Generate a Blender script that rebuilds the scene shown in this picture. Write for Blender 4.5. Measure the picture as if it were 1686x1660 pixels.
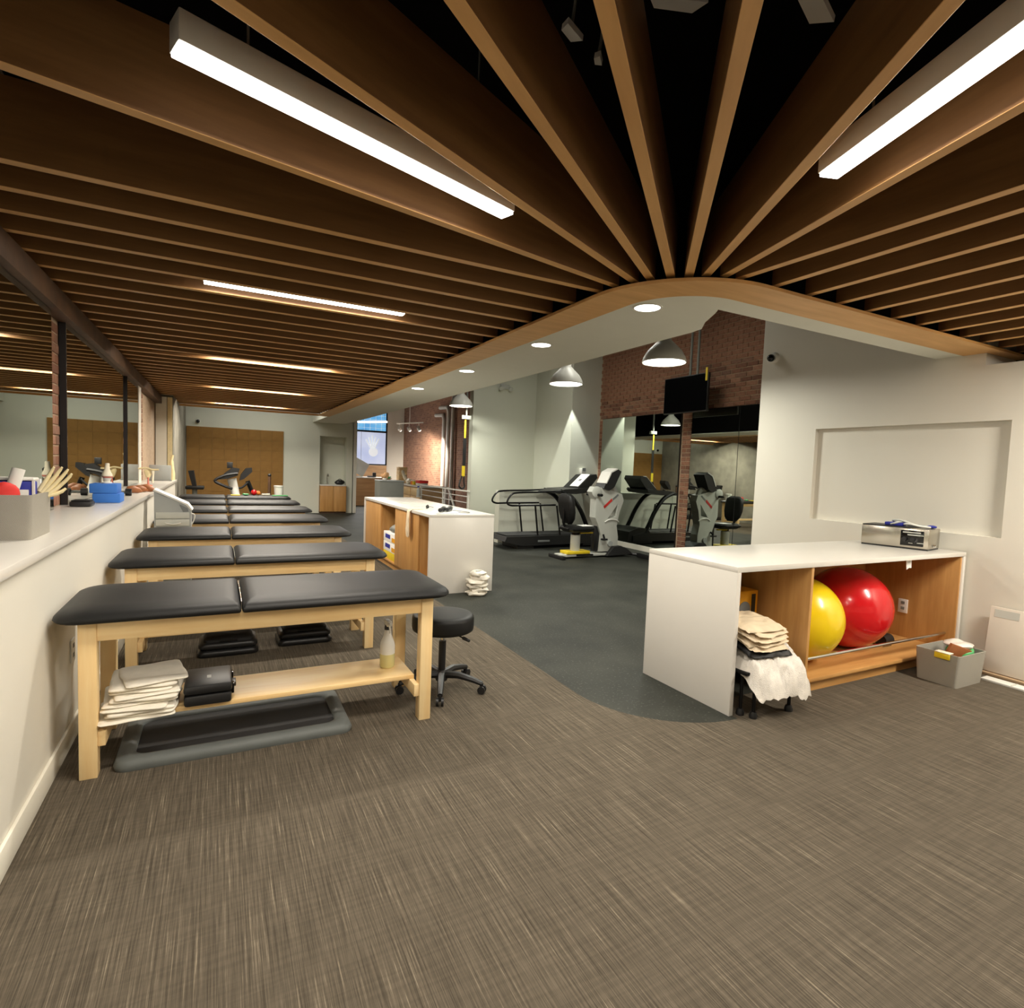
import bpy, bmesh, math, random
from mathutils import Vector, Matrix, noise
R = math.radians
random.seed(7)
for o in list(bpy.data.objects): bpy.data.objects.remove(o)
SC = bpy.context.scene
COL = SC.collection

# ------------------------------------------------------------------ camera
FPX = 926.78; H = 1.5
cam_d = bpy.data.cameras.new('camera'); cam = bpy.data.objects.new('camera', cam_d); COL.objects.link(cam)
cam_d.sensor_fit = 'HORIZONTAL'; cam_d.sensor_width = 36.0; cam_d.lens = FPX / 1686 * 36
cam_d.clip_start = 0.02; cam_d.clip_end = 100
yaw, pitch, roll = R(27.4929), R(-3.5972), R(2.1953)
d = Vector((math.sin(yaw)*math.cos(pitch), math.cos(yaw)*math.cos(pitch), math.sin(pitch)))
r = Vector((math.cos(yaw), -math.sin(yaw), 0)); u = r.cross(d)
rr = math.cos(roll)*r + math.sin(roll)*u; uu = -math.sin(roll)*r + math.cos(roll)*u
m = Matrix((rr, uu, -d)).transposed().to_4x4(); m.translation = (0, 0, H)
cam.matrix_world = m
SC.camera = cam

# ------------------------------------------------------------------ world + view
w = bpy.data.worlds.new('world'); SC.world = w; w.use_nodes = True
w.node_tree.nodes['Background'].inputs[0].default_value = (1.0, 0.93, 0.80, 1)
w.node_tree.nodes['Background'].inputs[1].default_value = 0.12
SC.view_settings.view_transform = 'Standard'; SC.view_settings.look = 'None'
SC.view_settings.gamma = 1.0; SC.view_settings.use_curve_mapping = False
SC.view_settings.exposure = 0.0
SC.cycles.max_bounces = 6; SC.cycles.caustics_reflective = False; SC.cycles.caustics_refractive = False; SC.cycles.adaptive_threshold = .06
STRIP_W = 47.0        # watts of one slat-ceiling light line
PEND_W = 42.0         # watts of one gym pendant
WARM = (1.0, 0.915, 0.785); NEUT = (1.0, 0.985, 0.86)

# ------------------------------------------------------------------ materials
MATS = {}
def nodes(name):
    mt = bpy.data.materials.new(name); mt.use_nodes = True; MATS[name] = mt
    nt = mt.node_tree; return mt, nt, nt.nodes['Principled BSDF']
def lin(c): return tuple(((x/255)/12.92 if x/255 <= .04045 else ((x/255+.055)/1.055)**2.4) for x in c) + (1,)
def coords(nt, scale=(1,1,1), obj=True, rot=(0,0,0)):
    tc = nt.nodes.new('ShaderNodeTexCoord'); mp = nt.nodes.new('ShaderNodeMapping')
    mp.inputs['Scale'].default_value = scale; mp.inputs['Rotation'].default_value = rot
    nt.links.new(tc.outputs['Object'], mp.inputs[0]); return mp.outputs[0]
def noise_n(nt, vec, scale, detail=3, rough=.5):
    n = nt.nodes.new('ShaderNodeTexNoise'); n.inputs['Scale'].default_value = scale; n.inputs['Detail'].default_value = detail
    n.inputs['Roughness'].default_value = rough
    if vec is not None: nt.links.new(vec, n.inputs['Vector'])
    return n.outputs['Fac']
def ramp(nt, fac, stops):
    n = nt.nodes.new('ShaderNodeValToRGB'); e = n.color_ramp.elements
    while len(e) < len(stops): e.new(.5)
    for el, (p, c) in zip(e, stops): el.position = p; el.color = c
    nt.links.new(fac, n.inputs[0]); return n.outputs['Color']
def bump(nt, b, fac, strength, dist=.01):
    n = nt.nodes.new('ShaderNodeBump'); n.inputs['Strength'].default_value = strength; n.inputs['Distance'].default_value = dist
    nt.links.new(fac, n.inputs['Height']); nt.links.new(n.outputs[0], b.inputs['Normal'])
def plain(name, c, rough=.5, metal=0, spec=.5, var=.06, nscale=6, bmp=0, coat=0):
    mt, nt, b = nodes(name); c = lin(c)
    v = coords(nt); f = noise_n(nt, v, nscale, 4)
    lo = tuple(x*(1-var) for x in c[:3])+(1,); hi = tuple(min(1, x*(1+var)) for x in c[:3])+(1,)
    nt.links.new(ramp(nt, f, [(.3, lo), (.7, hi)]), b.inputs['Base Color'])
    b.inputs['Roughness'].default_value = rough; b.inputs['Metallic'].default_value = metal
    b.inputs['Specular IOR Level'].default_value = spec; b.inputs['Coat Weight'].default_value = coat
    if bmp: bump(nt, b, noise_n(nt, v, nscale*12, 3), bmp, .004)
    return mt
def wood(name, dark, light, axis=0, rough=.45, scale=1.0, streak=14):
    mt, nt, b = nodes(name)
    sc = [streak*scale]*3; sc[axis] = .9*scale
    v = coords(nt, tuple(sc)); f = noise_n(nt, v, 1.6, 6, .6)
    nt.links.new(ramp(nt, f, [(.28, lin(dark)), (.5, lin([(a+c)/2 for a, c in zip(dark, light)])), (.72, lin(light))]), b.inputs['Base Color'])
    b.inputs['Roughness'].default_value = rough
    bump(nt, b, f, .06, .002)
    return mt
def emis(name, c, strength):
    mt, nt, b = nodes(name); b.inputs['Base Color'].default_value = (.8,.8,.8,1)
    b.inputs['Emission Color'].default_value = c+(1,); b.inputs['Emission Strength'].default_value = strength; return mt

plain('wall_paint', (222, 218, 206), .6, var=.012, nscale=2, bmp=.02)
plain('gym_paint', (214, 216, 202), .6, var=.012, nscale=2, bmp=.02)
plain('trim_white', (232, 228, 214), .45, var=.01)
plain('ceiling_white', (218, 218, 206), .7, var=.012)
plain('black_void', (12, 10, 10), .95, spec=.1)
plain('dark_grey_paint', (52, 54, 54), .7)
plain('concrete', (128, 124, 112), .8, var=.22, nscale=3, bmp=.15)
plain('mortar', (178, 154, 128), .9, var=.15, nscale=20, bmp=.2)
plain('quartz', (220, 216, 208), .28, var=.015, nscale=3, coat=.1)
plain('black_vinyl', (23, 23, 23), .48, spec=.28, var=.05, bmp=.05, nscale=9)
plain('black_plastic', (26, 26, 27), .42, var=.08)
plain('black_gloss', (10, 10, 11), .12, var=.05)
plain('dark_rubber', (34, 34, 35), .7, var=.1)
plain('black_metal', (24, 24, 25), .35, metal=.6)
plain('grey_rim', (92, 96, 94), .6, var=.08, bmp=.1)
plain('grey_plastic', (168, 172, 170), .45, var=.04)
plain('mid_grey', (128, 130, 124), .6, var=.05)
plain('light_grey', (196, 198, 190), .4, var=.03)
plain('white_plastic', (232, 231, 224), .4, var=.02)
plain('white_cloth', (236, 230, 216), .9, var=.05, nscale=14, bmp=.3)
plain('cream_cloth', (226, 208, 178), .9, var=.08, nscale=14, bmp=.3)
plain('clear_bag', (226, 220, 210), .18, var=.14, nscale=16, bmp=.9)
plain('bone', (232, 216, 168), .55, var=.08, nscale=20)
plain('bone_white', (240, 232, 208), .5, var=.06, nscale=20)
plain('pink_joint', (212, 128, 108), .5, var=.12, nscale=20)
plain('brown_skin', (150, 92, 52), .5, var=.22, nscale=9)
plain('blue_foam', (58, 120, 208), .75, var=.04, bmp=.1, nscale=10)
plain('navy', (34, 44, 150), .5, var=.06)
plain('red_cloth', (206, 40, 34), .7, var=.12)
plain('red_ball', (205, 22, 30), .22, var=.03, nscale=3, coat=.3)
plain('yellow_ball', (238, 205, 20), .25, var=.03, nscale=3, coat=.3)
plain('yellow', (226, 198, 40), .5, var=.05)
plain('yellow_box', (228, 160, 22), .55, var=.05)
plain('green', (70, 160, 90), .5, var=.1)
plain('orange', (222, 130, 50), .5, var=.08)
plain('peach', (240, 190, 140), .8, var=.1, nscale=20)
plain('steel', (196, 190, 178), .24, metal=1, var=.06, nscale=2)
plain('chrome', (215, 214, 210), .14, metal=1, var=.02)
plain('cardboard_white', (224, 216, 202), .8, var=.03)
plain('tan_board', (176, 150, 118), .7, var=.08)
plain('paper_white', (240, 240, 236), .7, var=.02)
plain('liquid', (214, 208, 150), .25, var=.03)
plain('paint_red', (200, 50, 44), .5)
plain('grey_print', (120, 124, 124), .6)
plain('wood_beam', (84, 58, 36), .7, var=.35, nscale=5, bmp=.2)
plain('white_pipe', (206, 204, 198), .5, var=.03)
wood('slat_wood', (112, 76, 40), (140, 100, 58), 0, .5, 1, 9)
wood('slat_wood_y', (96, 62, 30), (132, 90, 48), 1, .5, 1, 9)
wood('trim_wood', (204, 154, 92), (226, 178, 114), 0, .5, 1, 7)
wood('table_wood', (238, 198, 136), (250, 222, 168), 0, .42, 1, 12)
wood('table_wood_z', (240, 202, 142), (250, 224, 172), 2, .42, 1, 12)
wood('table_wood_y', (240, 202, 142), (250, 224, 172), 1, .42, 1, 12)
wood('oak', (176, 126, 68), (206, 158, 96), 2, .45, 1, 10)
wood('oak_x', (176, 126, 68), (206, 158, 96), 0, .45, 1, 10)
wood('oak_desk', (178, 140, 100), (212, 176, 134), 0, .5, 1, 9)
wood('cork', (138, 100, 46), (156, 116, 58), 0, .8, 3, 1)

def glass_like(name, c, rough, alpha):
    mt, nt, b = nodes(name); b.inputs['Base Color'].default_value = lin(c); b.inputs['Roughness'].default_value = rough
    b.inputs['Transmission Weight'].default_value = alpha; b.inputs['IOR'].default_value = 1.3; return mt
plain('bottle_plastic', (222, 216, 186), .35, var=.03)

mt, nt, b = nodes('mirror'); b.inputs['Metallic'].default_value = 1; b.inputs['Roughness'].default_value = .012
b.inputs['Base Color'].default_value = (.60, .64, .57, 1)
mt, nt, b = nodes('mirror_gym'); b.inputs['Metallic'].default_value = 1; b.inputs['Roughness'].default_value = .012
b.inputs['Base Color'].default_value = (.66, .71, .64, 1)

# bricks: colour per brick from object random
mt, nt, b = nodes('brick')
oi = nt.nodes.new('ShaderNodeObjectInfo'); v = coords(nt); f = noise_n(nt, v, 22, 4)
c1 = ramp(nt, oi.outputs['Random'], [(0, lin((112, 74, 56))), (.35, lin((148, 102, 78))), (.7, lin((168, 122, 96))), (1, lin((130, 96, 78)))])
mx = nt.nodes.new('ShaderNodeMix'); mx.data_type = 'RGBA'; mx.blend_type = 'MULTIPLY'; mx.inputs[0].default_value = .55
nt.links.new(c1, mx.inputs[6]); nt.links.new(ramp(nt, f, [(.3, (.45,.42,.4,1)), (.65, (1,1,1,1))]), mx.inputs[7])
nt.links.new(mx.outputs[2], b.inputs['Base Color']); b.inputs['Roughness'].default_value = .85
bump(nt, b, f, .35, .004)
# brick surface too far away to pick bricks apart (wall in the y-z plane)
mt, nt, b = nodes('brick_far')
tc = nt.nodes.new('ShaderNodeTexCoord'); sp = nt.nodes.new('ShaderNodeSeparateXYZ'); cb = nt.nodes.new('ShaderNodeCombineXYZ')
nt.links.new(tc.outputs['Object'], sp.inputs[0]); nt.links.new(sp.outputs['Y'], cb.inputs['X']); nt.links.new(sp.outputs['Z'], cb.inputs['Y'])
bt = nt.nodes.new('ShaderNodeTexBrick'); bt.inputs['Scale'].default_value = 1; bt.inputs['Brick Width'].default_value = .21
bt.inputs['Row Height'].default_value = .075; bt.inputs['Mortar Size'].default_value = .006
bt.inputs['Color1'].default_value = lin((150, 108, 84)); bt.inputs['Color2'].default_value = lin((122, 84, 66)); bt.inputs['Mortar'].default_value = lin((150, 126, 104))
nt.links.new(cb.outputs[0], bt.inputs['Vector']); nt.links.new(bt.outputs['Color'], b.inputs['Base Color']); b.inputs['Roughness'].default_value = .85

# carpet: irregular pale threads along y over brown, weak cross ribs
mt, nt, b = nodes('carpet')
v1 = coords(nt, (150, 2.4, 1)); f1 = noise_n(nt, v1, 1.0, 4, .75)
v2 = coords(nt, (3, 40, 1)); f2 = noise_n(nt, v2, 1.4, 3)
v3 = coords(nt, (330, 5, 1)); f3 = noise_n(nt, v3, 1.0, 2)
c1 = ramp(nt, f1, [(.36, lin((74, 67, 57))), (.50, lin((94, 86, 74))), (.60, lin((104, 95, 82))), (.68, lin((146, 135, 116)))])
mx = nt.nodes.new('ShaderNodeMix'); mx.data_type = 'RGBA'; mx.blend_type = 'MULTIPLY'; mx.inputs[0].default_value = .55
nt.links.new(c1, mx.inputs[6]); nt.links.new(ramp(nt, f3, [(.35, (.62,.61,.59,1)), (.6, (1,1,1,1))]), mx.inputs[7])
mx2 = nt.nodes.new('ShaderNodeMix'); mx2.data_type = 'RGBA'; mx2.blend_type = 'MULTIPLY'; mx2.inputs[0].default_value = .3
nt.links.new(mx.outputs[2], mx2.inputs[6]); nt.links.new(ramp(nt, f2, [(.40, (.6,.6,.6,1)), (.60, (1,1,1,1))]), mx2.inputs[7])
nt.links.new(mx2.outputs[2], b.inputs['Base Color']); b.inputs['Roughness'].default_value = .95; b.inputs['Specular IOR Level'].default_value = .15
bump(nt, b, f3, .4, .003)
# rubber sports floor with pale flecks
mt, nt, b = nodes('rubber_floor')
v = coords(nt); f1 = noise_n(nt, v, 1.6, 5); f2 = noise_n(nt, v, 55, 2)
c1 = ramp(nt, f1, [(.3, lin((36, 38, 34))), (.7, lin((56, 57, 51)))])
mx = nt.nodes.new('ShaderNodeMix'); mx.data_type = 'RGBA'; mx.blend_type = 'ADD'; mx.inputs[0].default_value = 1
nt.links.new(c1, mx.inputs[6]); nt.links.new(ramp(nt, f2, [(.60, (0,0,0,1)), (.72, (.045,.045,.04,1))]), mx.inputs[7])
nt.links.new(mx.outputs[2], b.inputs['Base Color']); b.inputs['Roughness'].default_value = .65; b.inputs['Specular IOR Level'].default_value = .2
bump(nt, b, f2, .15, .002)
# woven basket
mt, nt, b = nodes('woven_grey')
v = coords(nt, (120, 120, 120)); wv = nt.nodes.new('ShaderNodeTexWave'); wv.inputs['Scale'].default_value = .8; wv.inputs['Distortion'].default_value = 2; wv.bands_direction = 'DIAGONAL'
nt.links.new(v, wv.inputs[0]); nt.links.new(ramp(nt, wv.outputs['Fac'], [(.2, lin((146, 142, 132))), (.8, lin((168, 163, 151)))]), b.inputs['Base Color'])
b.inputs['Roughness'].default_value = .85; bump(nt, b, wv.outputs['Fac'], .4, .003)
# street window: dusk daylight behind frosted film
mt, nt, b = nodes('window_blue')
v = coords(nt, (4, 4, 4)); f = noise_n(nt, v, .6, 2)
nt.links.new(ramp(nt, f, [(.35, (.10, .42, .85, 1)), (.65, (.22, .62, 1.0, 1))]), b.inputs['Emission Color']); b.inputs['Emission Strength'].default_value = .75
b.inputs['Base Color'].default_value = (.1, .2, .3, 1); b.inputs['Roughness'].default_value = .1
mt, nt, b = nodes('window_film')
v = coords(nt, (1, 1, 1)); f = noise_n(nt, v, .9, 3)
nt.links.new(ramp(nt, f, [(.3, (.42, .50, .74, 1)), (.6, (.62, .68, .86, 1))]), b.inputs['Emission Color']); b.inputs['Emission Strength'].default_value = .75
b.inputs['Base Color'].default_value = (.3, .32, .4, 1); b.inputs['Roughness'].default_value = .3
emis('film_print', (.46, .52, .56), .8)
emis('strip_glow', (1.0, .93, .86), 14)
emis('pendant_glow', (1.0, .98, .90), 9)
emis('downlight_glow', (1.0, .95, .84), 9)
emis('spot_glow', (1.0, .92, .78), 10)

# ------------------------------------------------------------------ mesh helpers
def box(bm, x0, x1, y0, y1, z0, z1, bev=0, seg=2):
    vs = [bm.verts.new(p) for p in ((x0,y0,z0),(x1,y0,z0),(x1,y1,z0),(x0,y1,z0),(x0,y0,z1),(x1,y0,z1),(x1,y1,z1),(x0,y1,z1))]
    fs = [bm.faces.new([vs[i] for i in f]) for f in ((0,3,2,1),(4,5,6,7),(0,1,5,4),(1,2,6,5),(2,3,7,6),(3,0,4,7))]
    if bev:
        es = list({e for f in fs for e in f.edges})
        bmesh.ops.bevel(bm, geom=es, offset=bev, segments=seg, profile=.5, affect='EDGES')
    return vs
def cyl(bm, p, q, r0, r1=None, n=14, cap=True):
    p, q = Vector(p), Vector(q); r1 = r0 if r1 is None else r1
    ax = (q-p).normalized(); a = ax.orthogonal().normalized(); c = ax.cross(a)
    A = [bm.verts.new(p + r0*(math.cos(t)*a+math.sin(t)*c)) for t in [2*math.pi*i/n for i in range(n)]]
    B = [bm.verts.new(q + r1*(math.cos(t)*a+math.sin(t)*c)) for t in [2*math.pi*i/n for i in range(n)]]
    for i in range(n): bm.faces.new((A[i], A[(i+1)%n], B[(i+1)%n], B[i]))
    if cap: bm.faces.new(A[::-1]); bm.faces.new(B)
def tube(bm, pts, rad, n=8, closed=False):
    pts = [Vector(p) for p in pts]; rings = []; prev = None
    N = len(pts)
    for i, p in enumerate(pts):
        if closed: t = (pts[(i+1)%N]-pts[i-1]).normalized()
        else: t = (pts[min(i+1, N-1)]-pts[max(i-1, 0)]).normalized()
        a = t.orthogonal().normalized() if prev is None else (prev - prev.dot(t)*t).normalized()
        prev = a; c = t.cross(a); rd = rad[i] if isinstance(rad, (list, tuple)) else rad
        rings.append([bm.verts.new(p + rd*(math.cos(2*math.pi*k/n)*a+math.sin(2*math.pi*k/n)*c)) for k in range(n)])
    for i in range(N if closed else N-1):
        A, B = rings[i], rings[(i+1)%N]
        for k in range(n): bm.faces.new((A[k], A[(k+1)%n], B[(k+1)%n], B[k]))
    if not closed: bm.faces.new(rings[0][::-1]); bm.faces.new(rings[-1])
def smooth_path(pts, k=6):
    pts = [Vector(p) for p in pts]; out = []
    for i in range(len(pts)-1):
        p0, p1, p2, p3 = pts[max(i-1,0)], pts[i], pts[i+1], pts[min(i+2, len(pts)-1)]
        for j in range(k):
            t = j/k
            out.append(.5*((2*p1)+(p2-p0)*t+(2*p0-5*p1+4*p2-p3)*t*t+(3*p1-p0-3*p2+p3)*t**3))
    out.append(pts[-1]); return out
def lathe(bm, prof, c=(0,0,0), n=24, axis=None):
    c = Vector(c); M = Matrix.Identity(3) if axis is None else Vector((0,0,1)).rotation_difference(Vector(axis)).to_matrix()
    rings = []
    for rd, z in prof:
        if rd < 1e-5: rings.append([bm.verts.new(c + M @ Vector((0,0,z)))])
        else: rings.append([bm.verts.new(c + M @ Vector((rd*math.cos(2*math.pi*k/n), rd*math.sin(2*math.pi*k/n), z))) for k in range(n)])
    for A, B in zip(rings, rings[1:]):
        for k in range(n):
            if len(A) == 1 and len(B) == 1: continue
            if len(A) == 1: bm.faces.new((A[0], B[(k+1)%n], B[k])) if False else bm.faces.new((A[0], B[k], B[(k+1)%n]))
            elif len(B) == 1: bm.faces.new((A[k], A[(k+1)%n], B[0]))
            else: bm.faces.new((A[k], A[(k+1)%n], B[(k+1)%n], B[k]))
def prism(bm, poly, z0, z1):
    A = [bm.verts.new((x, y, z0)) for x, y in poly]; B = [bm.verts.new((x, y, z1)) for x, y in poly]
    bm.faces.new(A[::-1]); bm.faces.new(B); n = len(poly)
    for i in range(n): bm.faces.new((A[i], A[(i+1)%n], B[(i+1)%n], B[i]))
def prism_xz(bm, poly, y0, y1):
    A = [bm.verts.new((x, y0, z)) for x, z in poly]; B = [bm.verts.new((x, y1, z)) for x, z in poly]
    bm.faces.new(A); bm.faces.new(B[::-1]); n = len(poly)
    for i in range(n): bm.faces.new((A[i], B[i], B[(i+1)%n], A[(i+1)%n]))
def rrect(x0, x1, y0, y1, rads, k=6):
    out = []
    for (cx, cy, a0, rd) in ((x0, y0, 180, rads[0]), (x1, y0, 270, rads[1]), (x1, y1, 0, rads[2]), (x0, y1, 90, rads[3])):
        ox = cx + (rd if cx == x0 else -rd); oy = cy + (rd if cy == y0 else -rd)
        for i in range(k+1):
            a = R(a0 + 90*i/k); out.append((ox+rd*math.cos(a), oy+rd*math.sin(a)))
    return out
def loft(bm, loops, cap0=True, cap1=True):
    L = [[bm.verts.new(p) for p in lp] for lp in loops]; n = len(L[0])
    for A, B in zip(L, L[1:]):
        for k in range(n): bm.faces.new((A[k], A[(k+1)%n], B[(k+1)%n], B[k]))
    if cap0: bm.faces.new(L[0][::-1])
    if cap1: bm.faces.new(L[-1])
def ball(bm, c, rx, ry=None, rz=None, n=16, mrings=10):
    ry = rx if ry is None else ry; rz = rx if rz is None else rz; c = Vector(c); rings = []
    for i in range(mrings+1):
        ph = math.pi*i/mrings - math.pi/2
        if i in (0, mrings): rings.append([bm.verts.new(c+Vector((0,0,rz*math.sin(ph))))])
        else: rings.append([bm.verts.new(c+Vector((rx*math.cos(ph)*math.cos(2*math.pi*k/n), ry*math.cos(ph)*math.sin(2*math.pi*k/n), rz*math.sin(ph)))) for k in range(n)])
    for A, B in zip(rings, rings[1:]):
        for k in range(n):
            if len(A) == 1: bm.faces.new((A[0], B[(k+1)%n], B[k]))
            elif len(B) == 1: bm.faces.new((A[k], A[(k+1)%n], B[0]))
            else: bm.faces.new((A[k], A[(k+1)%n], B[(k+1)%n], B[k]))
def wobble(bm, amp, sc, seed=0):
    for v_ in bm.verts:
        q = v_.co*sc + Vector((seed*7.1, seed*3.3, seed))
        v_.co += Vector((noise.noise(q), noise.noise(q+Vector((9,0,0))), noise.noise(q+Vector((0,9,0)))))*amp
def obj(name, bm, mat, parent=None, smooth=40, recalc=True):
    if recalc: bmesh.ops.recalc_face_normals(bm, faces=bm.faces[:])
    me = bpy.data.meshes.new(name); bm.to_mesh(me); bm.free()
    me.materials.append(MATS[mat])
    if smooth:
        for p in me.polygons: p.use_smooth = True
        me.set_sharp_from_angle(angle=R(smooth))
    o = bpy.data.objects.new(name, me); COL.objects.link(o)
    if parent is not None:
        o.parent = parent; o.matrix_parent_inverse = parent.matrix_world.inverted() if False else Matrix.Translation(-parent.location) if parent.type == 'EMPTY' else Matrix.Identity(4)
    return o
def B(name, mat, parent, *a, bev=0, **k):
    bm = bmesh.new(); box(bm, *a, bev=bev); return obj(name, bm, mat, parent, **k)
def tag(o, label, cat, group=None):
    o['label'] = label; o['category'] = cat
    if group: o['group'] = group
    return o
def thing(name, label, cat, loc=(0,0,0), group=None):
    o = bpy.data.objects.new(name, None); COL.objects.link(o); o.location = loc; o.empty_display_size = .1
    return tag(o, label, cat, group)
def struct(o, label=None):
    o['kind'] = 'structure'
    if label: o['label'] = label
    return o
def new(): return bmesh.new()
def area(name, loc, sx, sy, power, color, rotz=0, spread=180, parent=None):
    l = bpy.data.lights.new(name, 'AREA'); l.shape = 'RECTANGLE'; l.size = sx; l.size_y = sy; l.energy = power; l.color = color
    l.spread = R(spread)
    o = bpy.data.objects.new(name, l); COL.objects.link(o); o.location = loc; o.rotation_euler = (0, 0, rotz)
    if parent is not None: o.parent = parent; o.location = Vector(loc)-parent.location
    return o

# ================================================================== STRUCTURE
XL, XM, XLW = -.68, -1.083, -.655        # lower left wall face, upper left wall face, worktop front
CX, CY, CR = 2.15, 2.36, .72            # carpet edge / ceiling opening corner
def arc(cx, cy, rad, n=20):             # from straight along y to straight along x
    return [(cx+rad-rad*math.cos(R(90*i/n)), cy+rad-rad*math.sin(R(90*i/n))) for i in range(n+1)]
A = arc(CX, CY, CR)
bm = new(); prism(bm, [(-1.2, -3.5), (6.4, -3.5), (6.4, 2.62), (2.872, 2.62)] + A[::-1] + [(CX, 17.2), (-1.2, 17.2)], -.06, 0)
struct(obj('floor', bm, 'carpet', smooth=0), 'brown striped carpet floor with pale threads')
bm = new(); prism(bm, A + [(2.872, 2.62), (6.4, 2.62), (9, 2.62), (9, 26), (CX, 26)], -.06, -.0005)
struct(obj('floor_rubber', bm, 'rubber_floor', smooth=0), 'dark grey flecked rubber sports floor')

# left wall below worktop, baseboard
bm = new(); box(bm, -1.085, XL, -3.5, 11.2, 0, 1.048); struct(obj('wall_left', bm, 'wall_paint', smooth=0), 'cream painted half wall under the left worktop')
bm = new(); box(bm, XL, XL+.015, -3.5, 11.2, 0, .11, bev=.004); struct(obj('baseboard_left', bm, 'trim_white'), 'white baseboard along the left half wall')
bm = new(); box(bm, -1.4, XM-.006, -3.5, 12.6, 1.05, 3.6); wl = struct(obj('wall_left_upper', bm, 'mortar', smooth=0), 'brick wall behind the left mirrors')
bm = new(); box(bm, -1.4, -.8, 12.6, 17.2, 0, 3.6); struct(obj('wall_left_far', bm, 'concrete', smooth=0), 'bare grey concrete wall beyond the worktop')
# white corner strip at the near end of the concrete wall
bm = new(); box(bm, -1.08, -.90, 12.56, 12.6, 0, 2.6); struct(obj('trim_1', bm, 'trim_white'), 'white boxed strip at the end of the concrete wall')
bm = new(); box(bm, -.89, -.81, 12.57, 12.6, 0, 2.6); struct(obj('trim_2', bm, 'bone'), 'cream edge strip at the end of the concrete wall')
bm = new(); box(bm, -1.12, -1.03, 9.62, 9.9, 1.09, 2.47); struct(obj('trim_3', bm, 'trim_white'), 'white jamb strip after the last left mirror')
bm = new(); box(bm, -1.12, -.98, -3.5, 12.6, 2.47, 2.62, bev=.01); struct(obj('trim_4', bm, 'wood_beam'), 'rough dark timber beam above the left mirrors')
# far wall with recess over the sink cabinet
def wall_hole(name, mat, axis, c0, c1, a0, a1, z0, z1, ha0, ha1, hz0, hz1, depth):
    """wall slab with a rectangular recess; axis 'y': slab spans x in a, faces -y at c0; axis 'x': spans y in a, faces -x at c0"""
    bm = new()
    def bx(p0, p1, q0, q1, d0, d1):
        if axis == 'y': box(bm, p0, p1, d0, d1, q0, q1)
        else: box(bm, d0, d1, p0, p1, q0, q1)
    bx(a0, ha0, z0, z1, c0, c1); bx(ha1, a1, z0, z1, c0, c1)
    bx(ha0, ha1, hz1, z1, c0, c1)
    if hz0 > z0+1e-4: bx(ha0, ha1, z0, hz0, c0, c1)
    bx(ha0, ha1, hz0, hz1, c0+depth, c1)
    return struct(obj(name, bm, mat, smooth=0))
o = wall_hole('wall_far', 'gym_paint', 'y', 17.0, 17.6, -.8, 3.5, 0, 4.6, 2.55, 3.30, 0, 2.23, .32); o['label'] = 'pale far wall with recess above a sink cabinet'
# right wall with shallow rectangular recess
bm = new(); box(bm, 5.6, 6.2, -3.5, 2.40, 0, 2.5)
box(bm, 5.6, 6.2, 2.40, 2.41, 0, 2.5)
RWL = 'white right wall with a shallow rectangular recess'
bm.free()
def right_wall():
    bm = new(); hy0, hy1, hz0, hz1, dp = 2.19, 3.86, 1.09, 2.04, .055
    box(bm, 5.6, 6.1, -3.5, hy0, 0, 2.5); box(bm, 5.6, 6.1, hy0, 2.40, 0, hz0); box(bm, 5.6, 6.1, hy0, 2.40, hz1, 2.5); box(bm, 5.6+dp, 6.1, hy0, 2.40, hz0, hz1)
    box(bm, 5.6, 6.1, 2.40, hy1, 0, hz0); box(bm, 5.6, 6.1, 2.40, hy1, hz1, 4.6); box(bm, 5.6+dp, 6.1, 2.40, hy1, hz0, hz1)
    box(bm, 5.6, 6.1, hy1, 4.58, 0, 4.6)
    return struct(obj('wall_right', bm, 'wall_paint', smooth=0), RWL)
right_wall()
bm = new(); box(bm, 5.585, 5.6, -3.5, 2.4, 0, .10, bev=.004); struct(obj('baseboard_right', bm, 'trim_white'), 'white baseboard along the right wall')
bm = new(); box(bm, 6.1, 7.45, 4.4, 4.58, 0, 4.6); struct(obj('wall_right_return', bm, 'gym_paint', smooth=0), 'short return wall behind the right wall end')
bm = new(); box(bm, 6.12, 6.3, -3.5, 2.9, 2.5, 3.6); struct(obj('wall_right_upper', bm, 'black_void', smooth=0), 'dark wall above the slat ceiling on the right')
# wall behind the camera
bm = new(); box(bm, -1.4, 6.3, -3.7, -3.5, 0, 3.6); struct(obj('wall_back', bm, 'wall_paint', smooth=0), 'cream wall behind the viewpoint')
# gym walls
bm = new(); box(bm, 5.0, 6.6, 11.65, 11.85, 0, 4.6); struct(obj('wall_gym_recess', bm, 'gym_paint', smooth=0), 'pale green white wall left of the corner bulge')
bm = new(); box(bm, 6.6, 7.6, 10.1, 11.85, 0, 4.6); struct(obj('wall_gym_corner', bm, 'gym_paint', smooth=0), 'pale green white corner bulge beside the brick wall')
bm = new(); box(bm, 4.98, 6.6, 10.1, 10.22, 0, 1.03); box(bm, 4.95, 5.06, 10.07, 10.25, 0, 1.05, bev=.004); box(bm, 5.06, 6.6, 10.085, 10.235, 1.03, 1.055)
struct(obj('wall_half', bm, 'gym_paint', smooth=0), 'low white half wall behind the treadmill')
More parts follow.
